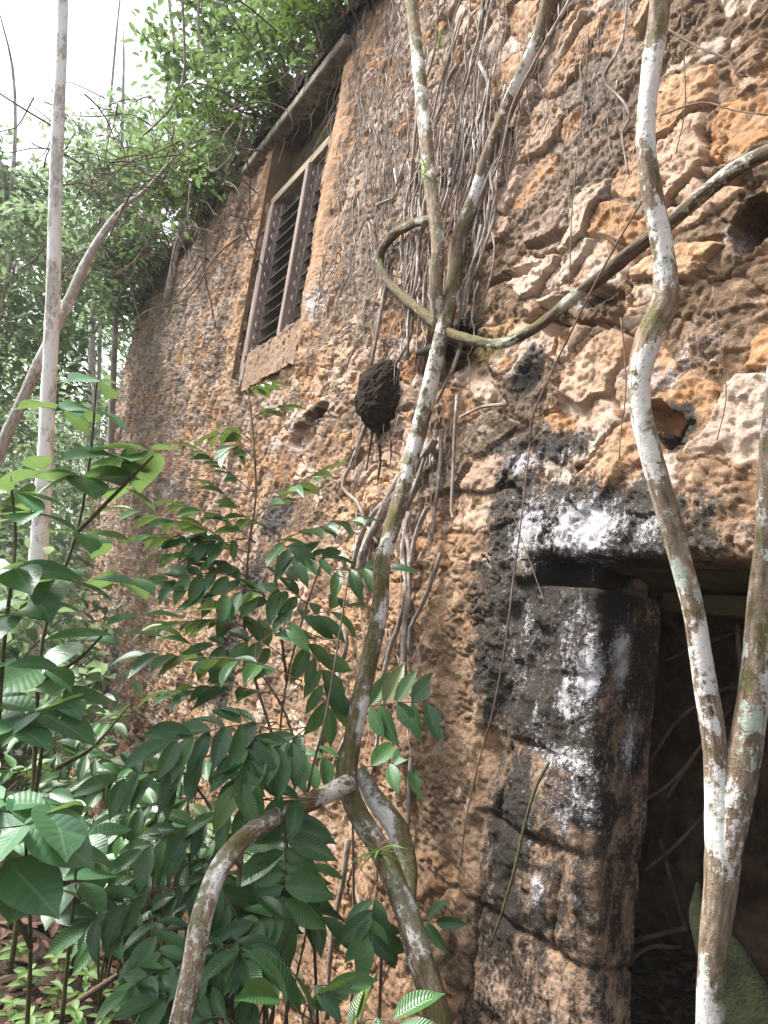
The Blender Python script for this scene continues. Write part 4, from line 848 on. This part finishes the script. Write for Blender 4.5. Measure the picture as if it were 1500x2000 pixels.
ribbed('hanging pinnate frond of dark paired leaflets under the left prop root', at(555, 2020, 2.45), [A((555, 2020, 2.98), (565, 1900, 2.98), (560, 1650, 2.96), (553, 1585, 2.95))],
       [(((553, 1585, 2.95), (556, 1680, 2.87), (555, 1765, 2.80)), 7, .205, dict(up=-FWD * .9 + UP * .35, ang=68, droop=.1, start=0))], M_FERNY, 'pinnate', 'pinnate_shrub')
ribbed('dark ribbed shrub with blue shine spreading left below the climbing trunk', at(450, 2020, 2.8), [A((450, 2020, 2.8), (470, 1700, 2.8), (510, 1420, 2.85)), A((470, 1700, 2.8), (400, 1560, 2.8), (330, 1480, 2.8))],
       [(((540, 1410, 2.9), (440, 1420, 2.8), (330, 1450, 2.7)), 5, .17, dict(up=TILT)), (((500, 1430, 2.85), (480, 1480, 2.75), (460, 1530, 2.7)), 4, .17, dict(up=TILT, droop=.7)), (((430, 1470, 2.8), (330, 1500, 2.75), (230, 1520, 2.7)), 5, .16, dict(up=TILT)), (((600, 1420, 2.95), (560, 1450, 2.9), (500, 1470, 2.8)), 4, .18, dict(up=TILT)), (((440, 1600, 2.8), (350, 1620, 2.75), (280, 1660, 2.7)), 4, .15, dict(up=TILT)), (((620, 1560, 2.9), (520, 1560, 2.8), (430, 1590, 2.75)), 4, .16, dict(up=TILT)), (((400, 1560, 2.9), (330, 1560, 2.9), (240, 1590, 2.85)), 5, .13, dict(up=TILT)), (((360, 1700, 2.8), (430, 1740, 2.75), (470, 1800, 2.7)), 4, .17, dict(up=TILT, droop=.8)), (((300, 1740, 2.6), (250, 1760, 2.55), (180, 1800, 2.5)), 3, .16, dict(up=TILT)), (((470, 1620, 3.0), (400, 1650, 3.0), (330, 1690, 3.0)), 5, .13, dict(up=TILT))])
ribbed('low ribbed leaf plant hanging between the two legs of the climbing tree', at(730, 2020, 2.75), [A((740, 2020, 2.75), (745, 1850, 2.8), (740, 1770, 2.85))],
       [(((735, 1740, 2.9), (725, 1790, 2.8), (720, 1830, 2.75)), 3, .15, dict(up=-FWD * .9 + UP * .3, droop=.9)), (((725, 1780, 2.95), (735, 1810, 2.95), (745, 1830, 2.95)), 1, .15, dict(up=-FWD * .9 + UP * .3, droop=.8)), (((780, 1830, 3.1), (820, 1800, 3.08), (850, 1800, 3.05)), 1, .12, dict(up=TILT))])
ribbed('near ribbed leaf plant with large leaves rising from the bottom edge', at(600, 2080, 2.2), [A((600, 2080, 2.2), (610, 2000, 2.15), (600, 1960, 2.1))],
       [(((640, 2020, 2.2), (590, 1980, 2.1), (545, 1950, 2.0)), 2, .19, dict(up=TILT)), (((660, 2030, 2.2), (720, 1990, 2.15), (780, 2000, 2.1)), 3, .14, dict(up=TILT)), (((590, 1990, 2.2), (610, 1930, 2.2), (640, 1925, 2.2)), 1, .14, dict(up=TILT)), (((500, 2060, 2.3), (450, 1990, 2.3), (400, 1990, 2.3)), 3, .13, dict(up=TILT))])
# dense low understorey plants along the foot of the wall
USTORE = [(330, 1850, 2.6), (420, 1900, 2.55), (360, 1640, 3.0), (200, 1640, 3.2), (520, 1760, 3.0), (560, 1720, 3.1), (180, 1560, 3.2), (260, 1480, 3.6), (330, 1600, 3.3), (230, 1680, 2.9), (300, 1800, 2.8), (400, 1840, 2.7), (480, 1720, 3.0), (130, 1460, 3.6), (520, 1870, 2.6), (460, 1940, 2.5), (350, 1520, 3.6), (420, 1700, 3.2), (60, 1520, 3.4), (500, 1620, 3.3)]
WHERE = ['beside the heart leaved shrub', 'against the pink wall foot', 'under the dark ribbed shrub', 'left of the bowed prop root', 'at the edge of the litter']
for i, (x, y, d) in enumerate(USTORE):
    p = at(x, y, d); gz = float(ground_z(np.array(p[0]), np.array(p[1]))); base = np.array([p[0], p[1], min(gz, p[2] - .15)])
    t = thing('understorey_plant', 'small dark leafy plant crowded in the undergrowth at the foot of the wall', 'plant', tuple(base), 'dark undergrowth plants at the foot of the wall')
    st = MB(); lb = LB('ribbed' if i % 3 else 'pinnate')
    for k in range(4):
        tip = p + np.array([random.uniform(-.16, .16), random.uniform(-.16, .16), random.uniform(-.12, .12)])
        mid = (base + tip) / 2 + rv(.03); st.tube([base, mid, tip], [.006, .005, .003], 5, .06, .1)
        q = tip + np.array([random.uniform(-.2, .2), random.uniform(-.25, .05), random.uniform(-.06, .05)])
        pair_spray(lb, st, [tip, (tip + q) / 2 + UP * .015, q], 3, random.uniform(.12, .19), up=UP * .8 - FWD * .4, wid=1.15)
    st.build('stem', M_STEM, t); lb.build('foliage', M_RIB if i % 3 else M_FERNY, t)
for i, (x, y) in enumerate([(55, 1900), (120, 1930), (110, 1870), (25, 1960), (60, 1985), (150, 1975), (200, 1990), (170, 1900), (30, 1850), (230, 1930), (185, 1850), (95, 2000), (265, 1985), (300, 1940)]):
    d = 2.55 + .5 * (2000 - y) / 150; p = at(x, y, d); gz = float(ground_z(np.array(p[0]), np.array(p[1]))); base = np.array([p[0], p[1], min(gz, p[2] - .05)])
    t = thing('seedling', 'small light green seedling growing in the leaf litter at lower left', 'seedling', tuple(base), 'light green seedlings in the litter')
    st = MB(); st.tube([base, (base + p) / 2 + rv(.008), p], [.0025, .002, .0015], 5, .04, .1); st.build('stem', M_STEM, t)
    lb = LB('seed')
    for hgt in (1.0, .72, .45):
        q = base + (p - base) * hgt; a0 = random.uniform(0, 6)
        for k in range(4 if hgt == 1 else 2):
            a = a0 + k * 6.283 / (4 if hgt == 1 else 2); lb.leaf(q, np.array([math.cos(a), math.sin(a), random.uniform(0, .4)]), UP + rv(.2) - FWD * .2, random.uniform(.045, .075))
    lb.build('foliage', M_SEED, t)
lb = LB('seed'); lb.leaf(at(352, 690, -.25), -UP + RGT * .2, -FWD + UP * .2, .10, 1.2)
tag(lb.build('hanging_leaf', M_ORANGE, None), 'single orange leaf hanging in front of the wall left of the window', 'leaf')
mb = MB(); mb.tube(A((360, 680, -.26), (400, 715, -.3), (440, 735, -.4), (470, 750, 3.9)), .004, 5, .05, .1)
tag(mb.build('bare_twig', M_TWIG, None), 'thin bare twig arching between the orange leaf and the slender shrub', 'twig')

# leaf litter (uncountable) and sticks
lb = LB('seed')
def drop(n, xr, yr, sz):
    for _ in range(n):
        x, y = random.uniform(*xr), random.uniform(*yr)
        s0 = (np.array([x, y, 0]) - OW) @ D1; o0 = (np.array([x, y, 0]) - OW) @ NV
        z = float(ground_z(np.array(x), np.array(y))) + random.uniform(.005, .035)
        a = random.uniform(0, 6.28); lb.leaf(np.array([x, y, z]), np.array([math.cos(a), math.sin(a), random.gauss(0, .25)]), UP + rv(.35), random.uniform(*sz), random.uniform(.8, 1.3))
drop(3600, (-3.6, 1.0), (1.6, 5.2), (.03, .09)); drop(2600, (.6, 2.9), (2.4, 4.3), (.03, .08))
o = lb.build('fallen_leaves', M_LITTER, None); o['kind'] = 'stuff'; tag(o, 'brown fallen leaves covering the soil and the doorway floor', 'leaf litter')
for i, (p, w, lb_) in enumerate([(((1240, 1838, 3.2), (1300, 1822, 3.15), (1340, 1812, 3.1)), 10, 'pale dead stick lying on the doorway floor beside the jamb'), (((1150, 2000 - 10, 3.3), (1250, 1860, 3.3), (1330, 1850, 3.4)), 8, 'dark dead stick lying deeper on the doorway floor'), (((80, 2000, 2.7), (160, 1950, 2.75), (230, 1905, 2.8)), 12, 'pale dead branch lying in the litter at lower left'), (((270, 1960, 2.7), (310, 1965, 2.7), (350, 1975, 2.7)), 16, 'short brown rotten stick beside the left prop root')]):
    mb = MB(); mb.tube(A(*p), w * .5 * px2m(*p[0]), 8, .05, .25); tag(mb.build('dead_stick', M_STICK, None), lb_, 'stick')
INR = [((1262, 1500), (1330, 1400), (1440, 1330), 3.2), ((1300, 1560), (1360, 1470), (1430, 1380), 3.1), ((1255, 1565), (1320, 1520), (1380, 1440), 3.0), ((1300, 1290), (1370, 1260), (1450, 1230), 3.2), ((1440, 1220), (1450, 1350), (1430, 1500), 2.95), ((1455, 1230), (1465, 1360), (1440, 1480), 2.9), ((1300, 1200), (1340, 1260), (1370, 1350), 3.3), ((1290, 1640), (1310, 1720), (1340, 1820), 3.2), ((1330, 1400), (1400, 1350), (1470, 1340), 3.1), ((1260, 1700), (1330, 1640), (1400, 1560), 3.2)]
for i, q in enumerate(INR):
    mb = MB(); d = q[3]; pts = [(x, y, d + .04 * k) for k, (x, y) in enumerate(q[:3])]
    mb.tube(A(*pts), np.array([6, 8, 5]) * (1.8 if i in (4, 5) else 1) * .5 * px2m(*pts[0]), 6, .05, .25)
    tag(mb.build('doorway_root', M_TWIG, None), 'dark bare root crossing the dim doorway behind the forked trunk', 'root', 'roots inside the doorway')

# ================================================================== LEFT TREES AND FOREST
pt = thing('pale_tree', 'tall slender white barked tree with dark blotches at the left', 'tree', tuple(at(62, 1400, 7.0)))
m = MB(); ptube(m, WS(.86, [(40, 1560, 46, 7.0), (62, 1300, 42, 7.0), (75, 1080, 40, 7.0), (88, 900, 36, 7.0), (96, 740, 34, 7.0), (104, 560, 32, 7.0), (108, 400, 30, 7.0), (113, 240, 28, 7.0), (120, 100, 24, 7.0), (124, -60, 22, 7.0)]), 16, .1, .1); m.build('trunk', M_BARK_PALE, pt)
lt2 = thing('leaning_tree', 'grey patched tree leaning right behind the white trunk', 'tree', tuple(at(-40, 1000, 8.0)))
m = MB(); ptube(m, WS(.5, [(-80, 1080, 48, 8.0), (0, 880, 46, 8.0), (40, 790, 44, 8.0), (80, 700, 42, 8.0), (125, 610, 42, 8.0), (160, 530, 38, 8.1), (195, 465, 30, 8.3), (240, 405, 22, 8.5), (285, 370, 14, 8.8), (350, 300, 7, 9.2), (420, 270, 3, 9.5)]), 12, .14, .1); m.build('trunk', M_BARK_GREY, lt2)

def cloud(lb, c, R_, n, size, ncl=14, spread=.33, flat=.8):
    """leaves gathered in clumps inside an ellipsoid"""
    for k in range(ncl):
        d = rv(1); d /= np.linalg.norm(d); q = c + d * np.array(R_) * random.uniform(.35, 1.0) ** .6
        for j in range(n // ncl):
            p = q + rv(spread) * np.array([1, 1, flat]) * min(R_) * .8
            a = rv(1); a[2] = a[2] * .5 - .25
            lb.leaf(p, a, UP + rv(.5), size * random.uniform(.6, 1.25))
def far_tree(label, base, top, rad, crown, n, size, mat=M_FAR, bark=M_BARK_GREY, group=None, name='forest_tree'):
    t = thing(name, label, 'tree', tuple(base), group)
    mb = MB(); base = np.array(base, float); top = np.array(top, float)
    mid = (base + top) / 2 + rv(.25); mb.tube([base - UP * .3, mid, top, top + (top - mid) * .35 + rv(.3)], [rad, rad * .75, rad * .35, rad * .06], 9, .3, .12)
    lb = LB('far')
    for (c, R_, f) in crown:
        c = np.array(c, float); mb.tube([top - (top - base) * random.uniform(.1, .45), (top + c) / 2 - UP * .2, c], [rad * .4, rad * .25, rad * .1], 6, .2, .1)
        cloud(lb, c, R_, int(n * f), size)
    mb.build('trunk', bark, t); lb.build('crown', mat, t)
    return t
def G(x, y): return float(ground_z(np.array(float(x)), np.array(float(y))))
def base_at(x, d):
    p = at(x, 1150, d); return np.array([p[0], p[1], G(p[0], p[1])])
FT = [('thin crowned forest tree fringing the left side of the bright sky', -30, 12, 220, [(-10, 420, 12, .9), (60, 400, 12.5, .8), (20, 500, 12, 1.2), (150, 400, 13, .8)], 1300), ('tree with dark leaf clumps behind the twig tangle', 230, 13, 200, [(230, 300, 13, 1.0), (290, 380, 12.5, 1.0), (180, 480, 13, 1.1), (250, 560, 13.5, 1.0)], 1900),
      ('forest tree with sparse crown rising left of the white trunk', 20, 11, 250, [(30, 480, 11, 1.3), (-20, 330, 11.5, .8), (60, 580, 11, 1.2), (-60, 580, 11, 1.4)], 1800),
      ('dark forest tree close behind the leaning grey trunk', -20, 9.5, 420, [(0, 620, 9.5, 1.1), (60, 520, 10, .9), (-40, 760, 9.5, 1.2), (40, 720, 9.8, .8)], 1700),
      ('tall forest tree arching over the far end of the wall', 210, 17, 150, [(250, 400, 16, 1.5), (180, 460, 17, 1.4), (330, 300, 17, 1.4), (250, 490, 16.5, 1.4)], 2300),
      ('bright leaved tree filling the gap beside the wall end', 190, 18, 500, [(200, 620, 18, 1.6), (170, 780, 17.5, 1.7), (230, 540, 18, 1.5), (130, 660, 18, 1.6)], 2300),
      ('far pale green tree seen low between the white trunk and the wall', 140, 22, 700, [(150, 880, 22, 2.0), (120, 1000, 21, 2.0), (170, 960, 22, 1.8), (60, 900, 22, 2.2)], 2300),
      ('dark spreading tree behind the heart leaved shrub', -10, 14, 700, [(0, 900, 14, 1.7), (40, 1010, 14, 1.6), (-60, 800, 14, 1.7), (70, 830, 15, 1.3)], 2200)]
for (lbl, x, d, ytop, cr, n) in FT:
    far_tree(lbl, base_at(x, d), at(x + 10, ytop, d), .05 + d * .002, [(at(a, b, c), (r_, r_, r_ * .75), 1 / len(cr)) for a, b, c, r_ in cr], int(n * 1.5), .085 + d * .0045, group=None)
# undergrowth thickets behind
for i, (x, y, d, R_, lbl) in enumerate([(40, 1130, 9, 1.0, 'green thicket under the leaning tree'), (130, 1180, 13, 1.2, 'green thicket at the foot of the wall end'), (-40, 1250, 6.5, .9, 'near dark thicket at the left edge'), (60, 1350, 7.5, .9, 'leafy thicket around the white trunk base'), (10, 1450, 5, .7, 'low dark thicket below the heart leaved shrub'), (120, 1330, 10, .9, 'pale leafy thicket touching the wall end')]):
    t = thing('thicket', lbl, 'bush', tuple(base_at(x, d))); c = at(x, y, d); lb = LB('far'); mb = MB()
    cloud(lb, c, (R_, R_, R_ * .8), 900, .12 + d * .004, 16)
    for k in range(6): mb.tube([base_at(x, d) + rv(.15) * np.array([1, 1, 0]), (base_at(x, d) + c) / 2 + rv(.15), c + rv(R_ * .4)], [.02, .015, .006], 5, .2, .1)
    mb.build('stem', M_TWIG, t); lb.build('foliage', M_FAR, t)
# the rest of the forest reads as one mass
lb = LB('far')
for k in range(60):
    x = random.uniform(-600, 420); d = random.uniform(24, 34); y = random.uniform(560, 1180)
    c = at(x, y, d); cloud(lb, c, (2.6, 2.6, 2.2), 150, .42, 6)
o = lb.build('far_forest', M_FAR, None); o['kind'] = 'stuff'; tag(o, 'distant mass of green forest leaves beyond the trees', 'forest')

# wall-top vegetation
def top_bush(label, s, h, o_, R_, n, size, mat=M_TOP, kind='far'):
    c = wallp(s, h - .12, o_); base = wallp(s, 6.3, o_ * .3 - .1)
    t = thing('wall_top_bush', label, 'bush', tuple(base)); lb = LB(kind); mb = MB()
    cloud(lb, c, R_, n, size, 16, .34)
    for k in range(16):
        q = c + rv(1) * np.array(R_) * .62; mb.tube([base + rv(.1), (base + q) / 2 + rv(.12), q, q + rv(.16) - UP * random.uniform(0, .35)], [.014, .010, .006, .003], 5, .08, .15)
    mb.build('stem', M_TWIG, t); lb.build('foliage', mat, t)
TB = [('bushy growth on the wall top at the far left end', 13.2, 6.7, .1, (.9, .9, .7), 700, .13), ('leafy tangle on the wall top left of the window', 11.4, 6.9, .2, (.9, .9, .8), 800, .13), ('dense bush on the wall top beside the hood left end', 9.7, 6.9, .2, (.8, .8, .7), 900, .12), ('hanging leafy bush on the wall top above the window hood', 8.2, 6.9, .15, (.7, .7, .65), 900, .11), ('bright backlit bush on the wall top over the window', 6.9, 7.1, .1, (.65, .65, .7), 900, .10), ('dark leafy clump on the wall top at the upper edge', 5.8, 7.0, .1, (.55, .55, .6), 800, .09),
      ('small dark clump on the wall top where the hood ends', 5.1, 6.75, .1, (.4, .4, .35), 450, .075)]
for a in TB: top_bush(*a)
for a in (('dark creeper mat draped over the wall edge left of the hood', 9.3, 6.55, .28, (.9, .5, .32), 700, .10), ('dark creeper draped over the wall edge above the hood', 7.3, 6.55, .24, (.8, .4, .26), 700, .085), ('dark creeper draped over the wall edge right of the hood', 5.6, 6.52, .2, (.6, .35, .24), 600, .07), ('dark creeper mat hanging at the far left end of the wall top', 12.0, 6.5, .3, (1.0, .6, .38), 700, .12)): top_bush(*a, M_TOPSHADE)
# dark fringe of roots and stems hanging over the wall top
mb = MB()
for k in range(900):
    s_ = random.uniform(5.0, 13.6); P = [wallp(s_, 6.40 + random.uniform(-.05, .12), random.uniform(-.1, .14))]
    dr = D1 * random.gauss(0, .6) - D2 * random.uniform(-.25, 1) + NV * random.uniform(.0, .35); L = random.uniform(.12, .5)
    for j in range(3): P.append(P[-1] + dr * L / 3 + rv(.025) - D2 * .015 * j)
    mb.tube(P, np.linspace(.007, .002, 4) * random.uniform(.5, 1.3), 4, .1, 0, False)
o = mb.build('root_fringe', M_TWIG, None); o['kind'] = 'stuff'; tag(o, 'dark fringe of dead stems and roots hanging over the wall top', 'roots')
# taller saplings behind the wall top
for (lbl, x, d, ytop, cr, n) in [('sapling with backlit yellow green leaves behind the wall top', 430, 10, -200, [(440, 120, 9.5, .8), (380, 60, 9.5, .7), (480, 30, 9, .7)], 1300), ('dark crowned sapling rooted behind the wall over the hood', 560, 8.5, -300, [(590, 60, 8.2, .6), (540, 20, 8.3, .6), (650, -10, 7.8, .5)], 1200), ('lanky sapling with drooping outer leaves beside the bright sky', 330, 11, 0, [(400, 200, 10.5, .7), (330, 330, 11.5, .9), (420, 300, 10.5, .8)], 1300)]:
    b = at(x, 560, d); b = np.array([b[0], b[1], b[2] if b[2] < 6 else 5.5])
    far_tree(lbl, b, at(x, ytop, d), .06, [(at(a, bb, c), (r_, r_, r_ * .8), 1 / len(cr)) for a, bb, c, r_ in cr], n, .13, M_TOP, M_BARK_GREY, None, 'sapling')
# tangle of bare hanging twigs over the wall end
mb = MB()
for k in range(150):
    x = random.uniform(60, 520); y = random.uniform(180, 520); d = random.uniform(8, 11) - x * .003
    L = random.uniform(.5, 1.5); dr = RGT * random.uniform(-.9, .9) + UP * random.uniform(-.9, .35) + FWD * random.gauss(0, .3)
    P = [at(x, y, d)]
    for j in range(4): P.append(P[-1] + dr * L / 4 + rv(.07) - UP * .02 * j)
    mb.tube(P, np.linspace(.010, .003, 5) * random.uniform(.5, 1.2), 5, .1, .1)
o = mb.build('twig_tangle', M_TWIG, None); o['kind'] = 'stuff'; tag(o, 'tangle of bare grey brown twigs hanging over the far wall top', 'twigs')
for i, (pts, w, lbl) in enumerate([(((355, -20, 8.5), (360, 80, 8.5), (358, 150, 8.5), (330, 215, 8.6), (280, 265, 8.8)), 7, 'hanging vine beside the bright sky, left one'), (((388, -20, 8.3), (390, 70, 8.3), (412, 115, 8.3), (402, 122, 8.3)), 7, 'hooked vine end hanging near the bright sky'), (((372, 360, 8.6), (368, 430, 8.6), (385, 445, 8.6), (378, 465, 8.6)), 6, 'pale kinked twig hanging in front of the wall top'), (((480, 230, 7.5), (455, 300, 7.6), (415, 335, 7.8), (405, 300, 7.9)), 7, 'pale bent twig hanging left of the hood')]):
    vine(lbl, pts, w, M_ROOT)
# ------------------------------------------------------------------ added haze volume imitating the glare over the far trees
hm = NT('glare_haze'); pv = hm.n('ShaderNodeVolumePrincipled'); pv.inputs['Color'].default_value = (.95, .97, 1, 1); pv.inputs['Density'].default_value = .0016
hm.t.links.new(pv.outputs[0], hm.out.inputs['Volume'])
c0 = np.array([-152, -152, -14.0]); c1 = np.array([152, 152, 19.0])
V = np.array([[x, y, z] for x in (c0[0], c1[0]) for y in (c0[1], c1[1]) for z in (c0[2], c1[2])])
hz = mesh_obj('haze', V, np.array([[0, 1, 3, 2], [4, 6, 7, 5], [0, 4, 5, 1], [2, 3, 7, 6], [0, 2, 6, 4], [1, 5, 7, 3]]), hm.m, None, None, False)
hz['kind'] = 'stuff'; tag(hz, 'added pale haze imitating glare over the forest trees', 'haze')
